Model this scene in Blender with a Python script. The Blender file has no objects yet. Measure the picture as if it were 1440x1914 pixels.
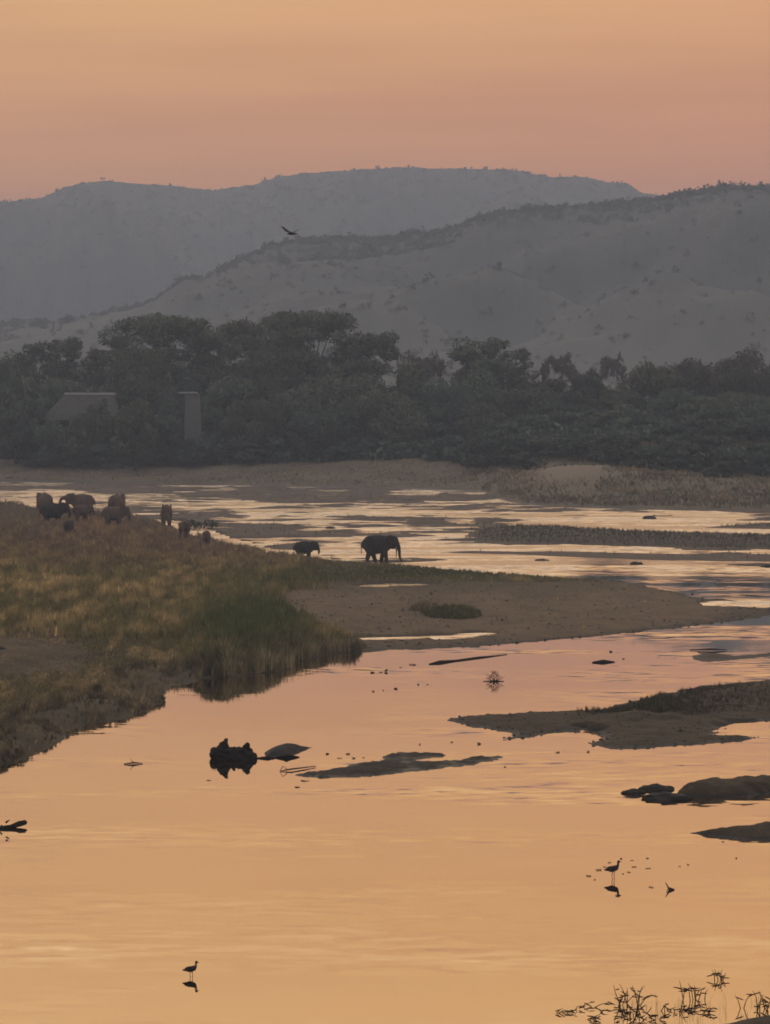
import bpy, bmesh, math, random
import numpy as np
from mathutils import Vector, Matrix

random.seed(7)
RNG = np.random.default_rng(7)
SC = bpy.context.scene
COL = SC.collection
R = math.radians

# ------------------------------------------------------------------ camera
FPX, HORIZON, CAM_Z = 6000.0, 720.0, 18.0       # focal length / horizon row in photo pixels (1440 x 1914)
PITCH = math.atan((957.0 - HORIZON) / FPX)
cam_d = bpy.data.cameras.new('camera')
cam_d.sensor_fit = 'HORIZONTAL'; cam_d.sensor_width = 36.0; cam_d.lens = 36.0 * FPX / 1440.0
cam_d.clip_start = 1.0; cam_d.clip_end = 20000.0
cam = bpy.data.objects.new('camera', cam_d); COL.objects.link(cam)
cam.location = (0, 0, CAM_Z); cam.rotation_euler = (R(90) - PITCH, 0, 0)
SC.camera = cam

# ------------------------------------------------------------------ view, sky, sun
SC.view_settings.view_transform = 'Standard'; SC.view_settings.look = 'None'
SC.view_settings.exposure = 0.10; SC.view_settings.gamma = 1.0
SC.view_settings.use_curve_mapping = False
SC.render.engine = 'CYCLES'
SC.cycles.use_denoising = True
SC.cycles.max_bounces = 6; SC.cycles.diffuse_bounces = 2; SC.cycles.glossy_bounces = 3
SC.cycles.volume_bounces = 0
SC.cycles.filter_width = 1.8

SUN_EL, SUN_AZ = R(16), R(-62)          # afterglow, ahead and to the left of the view
world = bpy.data.worlds.new('World'); SC.world = world; world.use_nodes = True
nt = world.node_tree; nt.nodes.clear()
def N(t, typ, **kw):
    n = t.nodes.new(typ)
    for k, v in kw.items(): setattr(n, k, v)
    return n
def ramp(t, stops, interp='LINEAR'):
    n = N(t, 'ShaderNodeValToRGB'); cr = n.color_ramp; cr.interpolation = interp
    while len(cr.elements) < len(stops): cr.elements.new(0.5)
    for e, (p, c) in zip(cr.elements, stops):
        e.position = p; e.color = (c[0], c[1], c[2], 1)
    return n
def math_(t, op, a, b=None, c=None):
    n = N(t, 'ShaderNodeMath', operation=op)
    for i, v in enumerate((a, b, c)):
        if v is None: continue
        if hasattr(v, 'links'): t.links.new(v, n.inputs[i])
        else: n.inputs[i].default_value = v
    return n.outputs[0]
def vmath(t, op, a, b=None):
    n = N(t, 'ShaderNodeVectorMath', operation=op)
    for i, v in enumerate((a, b)):
        if v is None: continue
        if hasattr(v, 'links'): t.links.new(v, n.inputs[i])
        else: n.inputs[i].default_value = v
    return n.outputs[0]
def mix(t, fac, a, b, typ='MIX'):
    n = N(t, 'ShaderNodeMix', data_type='RGBA', blend_type=typ)
    for s, v in ((n.inputs[0], fac), (n.inputs[6], a), (n.inputs[7], b)):
        if hasattr(v, 'links'): t.links.new(v, s)
        elif isinstance(v, (int, float)): s.default_value = v
        else: s.default_value = (v[0], v[1], v[2], 1)
    return n.outputs[2]
def noise(t, vec, scale, detail=3, rough=0.55):
    n = N(t, 'ShaderNodeTexNoise'); n.inputs['Scale'].default_value = scale
    n.inputs['Detail'].default_value = detail; n.inputs['Roughness'].default_value = rough
    if vec is not None: t.links.new(vec, n.inputs['Vector'])
    return n

tc = N(nt, 'ShaderNodeTexCoord')
dirn = vmath(nt, 'NORMALIZE', tc.outputs['Generated'])
sep = N(nt, 'ShaderNodeSeparateXYZ'); nt.links.new(dirn, sep.inputs[0])
# thin cirrus bands: noise stretched along the horizon, shifts the glow up and down a little
cl = noise(nt, vmath(nt, 'MULTIPLY', dirn, (5.0, 5.0, 75.0)), 1.0, 5, 0.6)
cl2 = noise(nt, vmath(nt, 'MULTIPLY', dirn, (3.5, 3.5, 17.0)), 1.0, 4, 0.55)
wob = math_(nt, 'ADD', math_(nt, 'MULTIPLY', math_(nt, 'SUBTRACT', cl.outputs['Fac'], 0.5), 0.03),
            math_(nt, 'MULTIPLY', math_(nt, 'SUBTRACT', cl2.outputs['Fac'], 0.5), 0.06))
tilt = math_(nt, 'MULTIPLY', sep.outputs[0], -0.10)
zz = math_(nt, 'ADD', math_(nt, 'ADD', sep.outputs[2], wob), tilt)
glow = ramp(nt, [(0.0, (.93, .325, .135)), (.055, (.95, .335, .13)), (.085, (.96, .39, .135)), (.12, (1.0, .48, .155)),
                 (.17, (.98, .535, .175)), (.24, (1.05, .68, .31)), (.36, (1.50, 1.22, .84)), (.56, (.82, .74, .66)), (.8, (.55, .52, .50)), (1.0, (.48, .46, .45))])
nt.links.new(zz, glow.inputs[0])
cfac = N(nt, 'ShaderNodeMapRange', interpolation_type='SMOOTHSTEP'); cfac.inputs[1].default_value = .44; cfac.inputs[2].default_value = .66; nt.links.new(math_(nt, 'ADD', math_(nt, 'MULTIPLY', cl.outputs['Fac'], .55), math_(nt, 'MULTIPLY', cl2.outputs['Fac'], .45)), cfac.inputs[0])
glowc = mix(nt, math_(nt, 'MULTIPLY', cfac.outputs[0], .8), glow.outputs[0], mix(nt, 1.0, glow.outputs[0], (.86, .74, .75), 'MULTIPLY'))      # thin mauve-grey cirrus streaks
away = ramp(nt, [(0.0, (.30, .27, .29)), (.15, (.36, .32, .34)), (.5, (.49, .465, .46)), (1.0, (.48, .46, .45))])
nt.links.new(sep.outputs[2], away.inputs[0])
front = N(nt, 'ShaderNodeMapRange', interpolation_type='SMOOTHSTEP')
front.inputs[1].default_value = -0.7; front.inputs[2].default_value = 0.75
nt.links.new(sep.outputs[1], front.inputs[0])
dusk = mix(nt, front.outputs[0], away.outputs[0], glowc)
sky = N(nt, 'ShaderNodeTexSky', sky_type='NISHITA'); sky.sun_disc = False
sky.sun_elevation = R(2.0); sky.sun_rotation = SUN_AZ; sky.dust_density = 4.0
bg1 = N(nt, 'ShaderNodeBackground'); nt.links.new(sky.outputs[0], bg1.inputs[0]); bg1.inputs[1].default_value = 0.05
bg2 = N(nt, 'ShaderNodeBackground'); nt.links.new(dusk, bg2.inputs[0]); bg2.inputs[1].default_value = 1.0
add = N(nt, 'ShaderNodeAddShader'); nt.links.new(bg1.outputs[0], add.inputs[0]); nt.links.new(bg2.outputs[0], add.inputs[1])
wo = N(nt, 'ShaderNodeOutputWorld'); nt.links.new(add.outputs[0], wo.inputs[0])

sun_d = bpy.data.lights.new('sun', 'SUN'); sun_d.energy = 0.25; sun_d.angle = R(18); sun_d.color = (1.0, .72, .48)
sun = bpy.data.objects.new('sun', sun_d); COL.objects.link(sun)
sv = Vector((math.sin(SUN_AZ) * math.cos(SUN_EL), math.cos(SUN_AZ) * math.cos(SUN_EL), math.sin(SUN_EL)))
sun.rotation_euler = sv.to_track_quat('Z', 'Y').to_euler()

# ------------------------------------------------------------------ photo <-> place
CP, SP = math.cos(PITCH), math.sin(PITCH)
def ray(px, py):
    u = 957.0 - np.asarray(py, float); r = np.asarray(px, float) - 720.0
    return r, FPX * CP + u * SP, -FPX * SP + u * CP
def gnd(px, py, z=0.0):                       # where that line of sight meets height z
    a, b, c = ray(px, py); t = (z - CAM_Z) / c
    return a * t, b * t
def at(px, py, Y):                            # the point at distance Y along that line of sight
    a, b, c = ray(px, py); t = Y / b
    return Vector((float(a * t), float(Y), float(CAM_Z + c * t)))
def pix(x, y, z=0.0):                         # world -> photo pixel
    dz = z - CAM_Z; f = y * CP - dz * SP; u = y * SP + dz * CP
    return 720.0 + FPX * x / f, 957.0 - FPX * u / f

# ------------------------------------------------------------------ numeric helpers
def _hash(ix, iy, seed):
    h = (ix.astype(np.int64) * 374761393 + iy.astype(np.int64) * 668265263 + seed * 1274126177) & 0xffffffff
    h = ((h ^ (h >> 13)) * 1274126177) & 0xffffffff
    return ((h ^ (h >> 16)) & 0xffff) / 65535.0
def vnoise(x, y, seed=0):
    x = np.asarray(x, float); y = np.asarray(y, float)
    xi = np.floor(x); yi = np.floor(y); fx = x - xi; fy = y - yi
    fx = fx * fx * (3 - 2 * fx); fy = fy * fy * (3 - 2 * fy)
    a = _hash(xi, yi, seed); b = _hash(xi + 1, yi, seed); c = _hash(xi, yi + 1, seed); d = _hash(xi + 1, yi + 1, seed)
    return (a + (b - a) * fx) * (1 - fy) + (c + (d - c) * fx) * fy - 0.5
def fbm(x, y, seed=0, octs=4, gain=0.5):
    s = 0; a = 1.0; f = 1.0
    for k in range(octs):
        s = s + a * vnoise(x * f + 17.3 * k, y * f - 9.1 * k, seed + k); a *= gain; f *= 2.03
    return s
def sdist(x, y, poly):                        # signed distance, positive inside
    P = np.asarray(poly, float); Q = np.roll(P, -1, 0)
    best = np.full(x.shape, 1e18); ins = np.zeros(x.shape, bool)
    for (ax, ay), (bx, by) in zip(P, Q):
        ex, ey = bx - ax, by - ay; wx, wy = x - ax, y - ay
        t = np.clip((wx * ex + wy * ey) / (ex * ex + ey * ey + 1e-12), 0, 1)
        best = np.minimum(best, (wx - ex * t) ** 2 + (wy - ey * t) ** 2)
        cond = ((ay > y) != (by > y))
        xin = ax + (y - ay) * ex / (ey if abs(ey) > 1e-12 else 1e-12)
        ins ^= cond & (x < xin)
    d = np.sqrt(best)
    return np.where(ins, d, -d)
def gpoly(pts):
    return [tuple(float(v) for v in gnd(px, py)) for px, py in pts]
def idw(px, py, pts, kx=1.0, ky=1.0, power=3.0):
    num = 0; den = 0
    for cx, cy, v in pts:
        w = 1.0 / (((px - cx) * kx) ** 2 + ((py - cy) * ky) ** 2 + 25.0) ** (power / 2)
        num = num + w * v; den = den + w
    return num / den
def sstep(a, b, x):
    t = np.clip((x - a) / (b - a), 0, 1); return t * t * (3 - 2 * t)

# ------------------------------------------------------------------ mesh helpers
def mesh_np(name, V, F, smooth=True, attrs=None):
    V = np.asarray(V, np.float32); F = np.asarray(F, np.int32); k = F.shape[1]
    me = bpy.data.meshes.new(name)
    me.vertices.add(len(V)); me.vertices.foreach_set('co', V.ravel())
    me.loops.add(F.size); me.loops.foreach_set('vertex_index', F.ravel())
    me.polygons.add(len(F)); me.polygons.foreach_set('loop_start', np.arange(0, F.size, k, dtype=np.int32))
    try: me.polygons.foreach_set('loop_total', np.full(len(F), k, np.int32))
    except Exception: pass
    me.polygons.foreach_set('use_smooth', np.full(len(F), smooth))
    for an, val in (attrs or {}).items():
        val = np.asarray(val, np.float32)
        if val.ndim == 1:
            a = me.attributes.new(an, 'FLOAT', 'POINT'); a.data.foreach_set('value', val)
        else:
            a = me.attributes.new(an, 'FLOAT_COLOR', 'POINT')
            a.data.foreach_set('color', np.concatenate([val, np.ones((len(val), 1), np.float32)], 1).ravel())
    me.update(calc_edges=True)
    return me
def obj(name, me, m=None, parent=None):
    o = bpy.data.objects.new(name, me); COL.objects.link(o)
    if m is not None and me is not None and len(me.materials) == 0: me.materials.append(m)
    if parent is not None: o.parent = parent
    return o
def tag(o, label=None, cat=None, group=None, kind=None):
    if label: o['label'] = label
    if cat: o['category'] = cat
    if group: o['group'] = group
    if kind: o['kind'] = kind
    return o
def thing(name, loc, label, cat, group=None, rz=0.0):
    o = bpy.data.objects.new(name, None); COL.objects.link(o); o.empty_display_size = 0.2
    o.location = loc; o.rotation_euler = (0, 0, rz)
    return tag(o, label, cat, group)
def copy_tree(o, parent=None):
    c = o.copy(); COL.objects.link(c); c.parent = parent
    for ch in list(o.children): copy_tree(ch, c)
    return c
def grid_mesh(name, xs, ys, hf, cull=None, attrf=None):
    X, Y = np.meshgrid(xs, ys); Z = hf(X, Y); ny, nx = X.shape
    V = np.stack([X, Y, Z], -1).reshape(-1, 3)
    i = np.arange(ny * nx).reshape(ny, nx)
    F = np.stack([i[:-1, :-1], i[:-1, 1:], i[1:, 1:], i[1:, :-1]], -1).reshape(-1, 4)
    at_ = {k: v.reshape(-1) if v.ndim == 2 else v.reshape(-1, 3) for k, v in (attrf(X, Y, Z) if attrf else {}).items()}
    if cull is not None:
        keep = V[F][:, :, 2].max(1) > cull; F = F[keep]
        used = np.unique(F); rem = np.full(len(V), -1); rem[used] = np.arange(len(used))
        V = V[used]; F = rem[F]; at_ = {k: v[used] for k, v in at_.items()}
    return mesh_np(name, V, F, True, at_)

class MB:
    """collects tapered tubes, ellipsoids and quads into one mesh"""
    def __init__(s): s.V = []; s.F = []; s.n = 0
    def add(s, V, F):
        V = np.asarray(V, float).reshape(-1, 3); s.V.append(V); s.F += [tuple(int(i) + s.n for i in f) for f in F]; s.n += len(V)
    def tube(s, pts, rad, seg=8, cap=True):
        pts = [Vector(p) for p in pts]; rings = []
        for i, p in enumerate(pts):
            d = (pts[min(i + 1, len(pts) - 1)] - pts[max(i - 1, 0)]).normalized()
            up = Vector((0, 1, 0)) if abs(d.y) < 0.9 else Vector((1, 0, 0))
            a = d.cross(up).normalized(); b = d.cross(a).normalized()
            rings.append([p + (a * math.cos(2 * math.pi * k / seg) + b * math.sin(2 * math.pi * k / seg)) * rad[i] for k in range(seg)])
        V = [tuple(v) for r_ in rings for v in r_]; F = []
        for i in range(len(pts) - 1):
            for k in range(seg):
                F.append((i * seg + k, i * seg + (k + 1) % seg, (i + 1) * seg + (k + 1) % seg, (i + 1) * seg + k))
        if cap: F += [tuple(range(seg))[::-1], tuple((len(pts) - 1) * seg + k for k in range(seg))]
        s.add(V, F)
    def ell(s, c, r, seg=14, rings=9, rot=None):
        V = [(0, 0, 1)]; F = []
        for i in range(1, rings):
            th = math.pi * i / rings
            for k in range(seg):
                ph = 2 * math.pi * k / seg; V.append((math.sin(th) * math.cos(ph), math.sin(th) * math.sin(ph), math.cos(th)))
        V.append((0, 0, -1)); b = len(V) - 1
        for k in range(seg):
            F.append((0, 1 + k, 1 + (k + 1) % seg)); o = 1 + (rings - 2) * seg
            F.append((b, o + (k + 1) % seg, o + k))
        for i in range(rings - 2):
            for k in range(seg):
                F.append((1 + i * seg + k, 1 + (i + 1) * seg + k, 1 + (i + 1) * seg + (k + 1) % seg, 1 + i * seg + (k + 1) % seg))
        V = np.array(V) * np.array(r)
        if rot is not None: V = V @ np.array(Matrix.Rotation(rot[0], 3, rot[1])).T
        s.add(V + np.array(c), F)
    def box(s, lo, hi):
        (x0, y0, z0), (x1, y1, z1) = lo, hi
        s.add([(x0, y0, z0), (x1, y0, z0), (x1, y1, z0), (x0, y1, z0), (x0, y0, z1), (x1, y0, z1), (x1, y1, z1), (x0, y1, z1)],
              [(3, 2, 1, 0), (4, 5, 6, 7), (0, 1, 5, 4), (1, 2, 6, 5), (2, 3, 7, 6), (3, 0, 4, 7)])
    def mesh(s, name, smooth=True):
        me = bpy.data.meshes.new(name); me.from_pydata([tuple(v) for v in np.concatenate(s.V)], [], s.F); me.update()
        me.polygons.foreach_set('use_smooth', np.full(len(me.polygons), smooth)); return me
    def fused(s, name, voxel, smooth_it=4, decim=None):
        """one continuous skin over everything collected"""
        me = s.mesh(name); o = bpy.data.objects.new('tmp', me); COL.objects.link(o)
        m = o.modifiers.new('r', 'REMESH'); m.mode = 'VOXEL'; m.voxel_size = voxel; m.use_smooth_shade = True
        m2 = o.modifiers.new('s', 'SMOOTH'); m2.iterations = smooth_it; m2.factor = 0.5
        dg = bpy.context.evaluated_depsgraph_get(); ev = o.evaluated_get(dg)
        out = bpy.data.meshes.new_from_object(ev, depsgraph=dg); out.name = name
        bpy.data.objects.remove(o); bpy.data.meshes.remove(me)
        out.polygons.foreach_set('use_smooth', np.full(len(out.polygons), True)); return out

# ------------------------------------------------------------------ materials
MATS = {}
def new_mat(name):
    m = bpy.data.materials.new(name); m.use_nodes = True; t = m.node_tree; t.nodes.clear()
    o = N(t, 'ShaderNodeOutputMaterial'); b = N(t, 'ShaderNodeBsdfPrincipled'); t.links.new(b.outputs[0], o.inputs[0])
    b.inputs['Roughness'].default_value = 0.9; b.inputs['Specular IOR Level'].default_value = 0.25
    g = N(t, 'ShaderNodeNewGeometry'); MATS[name] = m
    return m, t, b, g
def simple(name, c1, c2, scale=2.0, rough=0.9, spec=0.2, coord='pos', bump=0.0, bscale=None, detail=4):
    m, t, b, g = new_mat(name)
    vec = g.outputs['Position']
    if coord == 'obj':
        tcn = N(t, 'ShaderNodeTexCoord'); vec = tcn.outputs['Object']
    n = noise(t, vec, scale, detail)
    r_ = ramp(t, [(.3, c1), (.7, c2)]); t.links.new(n.outputs['Fac'], r_.inputs[0]); t.links.new(r_.outputs[0], b.inputs['Base Color'])
    b.inputs['Roughness'].default_value = rough; b.inputs['Specular IOR Level'].default_value = spec
    if bump:
        n2 = noise(t, vec, bscale or scale * 4, 4); bp = N(t, 'ShaderNodeBump'); bp.inputs['Strength'].default_value = bump
        bp.inputs['Distance'].default_value = 0.05
        t.links.new(n2.outputs['Fac'], bp.inputs['Height']); t.links.new(bp.outputs[0], b.inputs['Normal'])
    return m
def soft_normal(t, b, g, up, attr=None, w=.65):
    if attr:
        a = N(t, 'ShaderNodeAttribute', attribute_name=attr); vt = N(t, 'ShaderNodeVectorTransform', vector_type='NORMAL', convert_from='OBJECT', convert_to='WORLD')
        t.links.new(a.outputs['Vector'], vt.inputs[0]); o = vt.outputs[0]
    else: o = None
    k = N(t, 'ShaderNodeVectorMath', operation='SCALE'); t.links.new(g.outputs['Normal'], k.inputs[0]); k.inputs['Scale'].default_value = 1 - w
    v = vmath(t, 'ADD', k.outputs[0], (0, 0, up))
    if o is not None:
        k2 = N(t, 'ShaderNodeVectorMath', operation='SCALE'); t.links.new(o, k2.inputs[0]); k2.inputs['Scale'].default_value = w; v = vmath(t, 'ADD', v, k2.outputs[0])
    t.links.new(vmath(t, 'NORMALIZE', v), b.inputs['Normal'])
def leafy(name, c1, c2, c3, up=.0, attr='outward', w=.7):
    """leaves: colour varies from clump to clump (noise in place) and from tree to tree"""
    m, t, b, g = new_mat(name)
    oi = N(t, 'ShaderNodeObjectInfo')
    n = noise(t, g.outputs['Position'], 0.35 if attr else .012, 3 if attr else 5)
    r_ = ramp(t, [(.3, c1), (.55, c2), (.8, c3)]); t.links.new(n.outputs['Fac'], r_.inputs[0])
    hsv = N(t, 'ShaderNodeHueSaturation'); csrc = r_.outputs[0]
    if attr is None and up > .5:      # low ground paler: mist at the hill foot put into the scrub colour
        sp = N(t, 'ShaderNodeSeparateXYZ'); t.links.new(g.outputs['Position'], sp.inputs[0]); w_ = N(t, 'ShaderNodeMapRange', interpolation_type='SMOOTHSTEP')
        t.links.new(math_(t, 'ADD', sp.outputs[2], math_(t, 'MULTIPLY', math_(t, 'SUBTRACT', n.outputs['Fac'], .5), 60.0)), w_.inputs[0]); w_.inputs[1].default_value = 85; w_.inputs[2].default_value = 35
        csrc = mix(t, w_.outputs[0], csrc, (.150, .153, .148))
    t.links.new(csrc, hsv.inputs['Color'])
    t.links.new(math_(t, 'ADD', math_(t, 'MULTIPLY', oi.outputs['Random'], 0.06), 0.47), hsv.inputs['Hue'])
    t.links.new(math_(t, 'ADD', math_(t, 'MULTIPLY', oi.outputs['Random'], 0.5 if attr else 0.0), 0.75 if attr else 1.0), hsv.inputs['Value'])
    t.links.new(hsv.outputs[0], b.inputs['Base Color']); b.inputs['Roughness'].default_value = 0.7
    b.inputs['Specular IOR Level'].default_value = 0.1
    soft_normal(t, b, g, up, attr, w if attr is None else .85)
    return m
def grass_mat(name):
    m, t, b, g = new_mat(name)
    a = N(t, 'ShaderNodeAttribute', attribute_name='tint'); t.links.new(a.outputs['Color'], b.inputs['Base Color'])
    b.inputs['Roughness'].default_value = 0.8; b.inputs['Specular IOR Level'].default_value = 0.1
    soft_normal(t, b, g, .45, None, .5)
    return m
def land_mat(name, dry1, dry2, wet, zwet=0.16, scale=0.5, bump=0.5, sheen=0.45):
    """soil: noise-coloured, darker and smoother where it is soaked at the waterline"""
    m, t, b, g = new_mat(name)
    P = g.outputs['Position']
    n = noise(t, P, scale, 6, 0.65); n2 = noise(t, vmath(t, 'MULTIPLY', P, (1, .6, 1)), scale * 6, 4)
    f = math_(t, 'ADD', math_(t, 'MULTIPLY', n.outputs['Fac'], .65), math_(t, 'MULTIPLY', n2.outputs['Fac'], .35))
    r_ = ramp(t, [(.36, dry1), (.62, dry2)]); t.links.new(f, r_.inputs[0])
    sp = N(t, 'ShaderNodeSeparateXYZ'); t.links.new(P, sp.inputs[0])
    h = math_(t, 'ADD', sp.outputs[2], math_(t, 'MULTIPLY', math_(t, 'SUBTRACT', n.outputs['Fac'], .5), zwet * 1.2))
    w = N(t, 'ShaderNodeMapRange', interpolation_type='SMOOTHSTEP'); t.links.new(h, w.inputs[0])
    w.inputs[1].default_value = zwet; w.inputs[2].default_value = 0.02
    t.links.new(mix(t, w.outputs[0], r_.outputs[0], wet), b.inputs['Base Color'])
    rr = math_(t, 'SUBTRACT', 0.92, math_(t, 'MULTIPLY', w.outputs[0], 0.92 - sheen)); t.links.new(rr, b.inputs['Roughness'])
    bp = N(t, 'ShaderNodeBump'); bp.inputs['Strength'].default_value = bump; bp.inputs['Distance'].default_value = 0.08
    t.links.new(n2.outputs['Fac'], bp.inputs['Height']); t.links.new(bp.outputs[0], b.inputs['Normal'])
    a = N(t, 'ShaderNodeAttribute', attribute_name='cover')      # turf cover painted per vertex: 0 bare .. 1 turf
    return m, t, b, a

m_bank, t_, b_, a_ = land_mat('bank_soil', (.076, .050, .030), (.160, .106, .063), (.030, .021, .015), .12, .5, .5, .8)
lk = b_.inputs['Base Color'].links[0].from_socket
t_.links.new(mix(t_, a_.outputs['Fac'], lk, (.058, .046, .026)), b_.inputs['Base Color'])
m_mud = land_mat('river_mud', (.032, .023, .013), (.064, .045, .027), (.012, .009, .008), 0.15, 0.8, .8, .6)[0]
m_wetmud = land_mat('wet_black_mud', (.018, .014, .011), (.036, .028, .021), (.010, .008, .007), 0.10, 1.2, .9, .5)[0]
m_shoal, t_, b_, a_ = land_mat('shoal_sand', (.066, .048, .038), (.135, .104, .080), (.060, .034, .026), 0.10, 0.16, .5, .7)
lk = b_.inputs['Base Color'].links[0].from_socket
t_.links.new(mix(t_, a_.outputs['Fac'], lk, (.060, .052, .036)), b_.inputs['Base Color'])
m_ground, t_, b_, a_ = land_mat('veld_ground', (.105, .086, .058), (.170, .135, .094), (.05, .038, .03), 0.5, 0.09, 0.4)
lk = b_.inputs['Base Color'].links[0].from_socket
t_.links.new(mix(t_, a_.outputs['Fac'], lk, (.215, .168, .128)), b_.inputs['Base Color'])
m_rock = simple('wet_rock', (.018, .015, .014), (.042, .035, .031), 1.6, .75, .25, bump=.6)
m_stone_grey = simple('grey_stone', (.016, .015, .015), (.030, .028, .027), 1.2, .85, .2, bump=.4)
m_deadwood = simple('dead_wood', (.008, .006, .005), (.022, .016, .012), 3.0, .8, .15, bump=.6)
m_skin = simple('elephant_hide', (.024, .019, .018), (.048, .039, .036), 2.5, .85, .15, 'obj', .5, 14)
m_skin_dusty = simple('dusty_elephant_hide', (.085, .057, .045), (.145, .100, .080), 2.0, .9, .1, 'obj', .5, 14)
m_ivory = simple('shaded_stained_ivory', (.10, .07, .05), (.18, .14, .10), 5, .5, .3, 'obj')  # brown-stained ivory, with silhouette shade put into its colour
m_eye = simple('dark_eye', (.01, .01, .01), (.02, .015, .01), 5, .2, .5, 'obj')
m_feather = simple('dark_feathers', (.012, .010, .011), (.035, .028, .026), 9, .7, .2, 'obj')
m_feather_grey = simple('grey_feathers', (.085, .080, .080), (.13, .12, .12), 9, .8, .2, 'obj')
m_feather_pale = simple('pale_feathers', (.25, .21, .18), (.34, .30, .26), 9, .8, .2, 'obj')
m_billleg = simple('bird_leg_skin', (.05, .02, .015), (.09, .04, .03), 9, .6, .2, 'obj')
m_bark = simple('bark', (.030, .024, .019), (.070, .056, .045), 1.5, .95, .1, bump=.5)
m_weed = simple('dark_water_weed', (.016, .012, .007), (.045, .030, .018), 3, .8, .15)
m_thatch = simple('grey_thatch', (.066, .064, .058), (.105, .101, .091), 1.2, .95, .1, bump=.7)
m_cap = simple('pale_ridge_cap', (.34, .33, .32), (.44, .43, .41), 1.5, .7, .2)
m_darkwall = simple('dark_timber_wall', (.030, .030, .032), (.05, .048, .05), 1.0, .8, .2)
m_plaster = simple('pale_plaster', (.115, .114, .108), (.160, .158, .150), .8, .9, .1)
m_glass = simple('dim_window_glass', (.012, .014, .018), (.02, .022, .027), 1.0, .15, .5)
m_leaf = leafy('tree_leaves', (.064, .084, .054), (.124, .148, .094), (.220, .246, .156))
m_leaf_dark = leafy('bush_leaves', (.046, .068, .048), (.086, .114, .082), (.172, .206, .150))
m_leaf_brown = leafy('olive_brown_leaves', (.070, .070, .044), (.115, .112, .070), (.180, .170, .105))
m_twig = leafy('bare_pink_twigs', (.085, .068, .061), (.115, .094, .084), (.145, .120, .108), .3, None, .3)
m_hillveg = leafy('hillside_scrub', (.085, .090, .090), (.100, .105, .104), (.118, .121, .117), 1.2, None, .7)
m_grass = grass_mat('grass_blades')

# hills: dry slopes with darker thicket patches
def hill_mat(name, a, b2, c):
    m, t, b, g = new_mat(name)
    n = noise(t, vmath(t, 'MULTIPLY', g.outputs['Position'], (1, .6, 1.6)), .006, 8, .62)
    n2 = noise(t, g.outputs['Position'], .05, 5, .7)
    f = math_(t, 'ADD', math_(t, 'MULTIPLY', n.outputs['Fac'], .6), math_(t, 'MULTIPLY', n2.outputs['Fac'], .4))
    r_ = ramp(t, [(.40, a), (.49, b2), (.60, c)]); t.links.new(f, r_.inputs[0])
    # the foot of the slope fades paler: valley mist put into the slope colour
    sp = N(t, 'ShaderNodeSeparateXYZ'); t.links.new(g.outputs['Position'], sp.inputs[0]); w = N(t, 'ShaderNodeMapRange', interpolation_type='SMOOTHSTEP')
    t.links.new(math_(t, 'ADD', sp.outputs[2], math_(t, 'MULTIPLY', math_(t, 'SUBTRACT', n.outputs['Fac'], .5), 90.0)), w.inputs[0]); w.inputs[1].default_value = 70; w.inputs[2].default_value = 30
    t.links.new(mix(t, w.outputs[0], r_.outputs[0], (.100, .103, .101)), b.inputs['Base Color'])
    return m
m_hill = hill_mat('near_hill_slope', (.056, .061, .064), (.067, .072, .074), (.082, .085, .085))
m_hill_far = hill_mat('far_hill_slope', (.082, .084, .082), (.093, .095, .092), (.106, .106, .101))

# water
m_water, t_, b_, g_ = new_mat('river_water')
at_ = N(t_, 'ShaderNodeAttribute', attribute_name='ripple')
P_ = g_.outputs['Position']
n1 = noise(t_, vmath(t_, 'MULTIPLY', P_, (.35, 1.0, 1)), 1.7, 2, .5)
n2 = noise(t_, vmath(t_, 'MULTIPLY', P_, (.22, .55, 1)), .55, 3, .55)
n3 = noise(t_, vmath(t_, 'MULTIPLY', P_, (.06, .35, 1)), .35, 3, .6)     # broad streaks of calm and ruffled water
ctr = (-.5, -.5, -.5)
slope = vmath(t_, 'ADD', vmath(t_, 'MULTIPLY', vmath(t_, 'ADD', n1.outputs['Color'], ctr), (3.4, 3.4, 0)), vmath(t_, 'MULTIPLY', vmath(t_, 'ADD', n2.outputs['Color'], ctr), (.7, .7, 0)))
streak = N(t_, 'ShaderNodeMapRange'); streak.inputs[1].default_value = .445; streak.inputs[2].default_value = .60
streak.inputs[3].default_value = .03; streak.inputs[4].default_value = 1.5
t_.links.new(n3.outputs['Fac'], streak.inputs[0])
amp = math_(t_, 'MULTIPLY', at_.outputs['Fac'], streak.outputs[0])
sc_ = N(t_, 'ShaderNodeVectorMath', operation='SCALE'); t_.links.new(slope, sc_.inputs[0]); t_.links.new(amp, sc_.inputs['Scale'])
flat = vmath(t_, 'MULTIPLY', sc_.outputs[0], (.5, 1, 0))
# seen at a grazing angle, the wavelet faces turned towards the viewer show most: lean the normal that way, whoever looks
inc = vmath(t_, 'MULTIPLY', g_.outputs['Incoming'], (1, 1, 0))
ln_ = N(t_, 'ShaderNodeVectorMath', operation='SCALE'); t_.links.new(vmath(t_, 'NORMALIZE', inc), ln_.inputs[0])
t_.links.new(math_(t_, 'MULTIPLY', math_(t_, 'MINIMUM', amp, .8), .22), ln_.inputs['Scale'])
nrm = vmath(t_, 'NORMALIZE', vmath(t_, 'ADD', vmath(t_, 'ADD', flat, ln_.outputs[0]), (0, 0, 1)))
t_.links.new(nrm, b_.inputs['Normal'])
b_.inputs['Base Color'].default_value = (.725, .575, .42, 1); b_.inputs['Metallic'].default_value = 1.0     # silt-laden, near mirror at these grazing angles
b_.inputs['IOR'].default_value = 1.8; b_.inputs['Specular IOR Level'].default_value = .5
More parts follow.
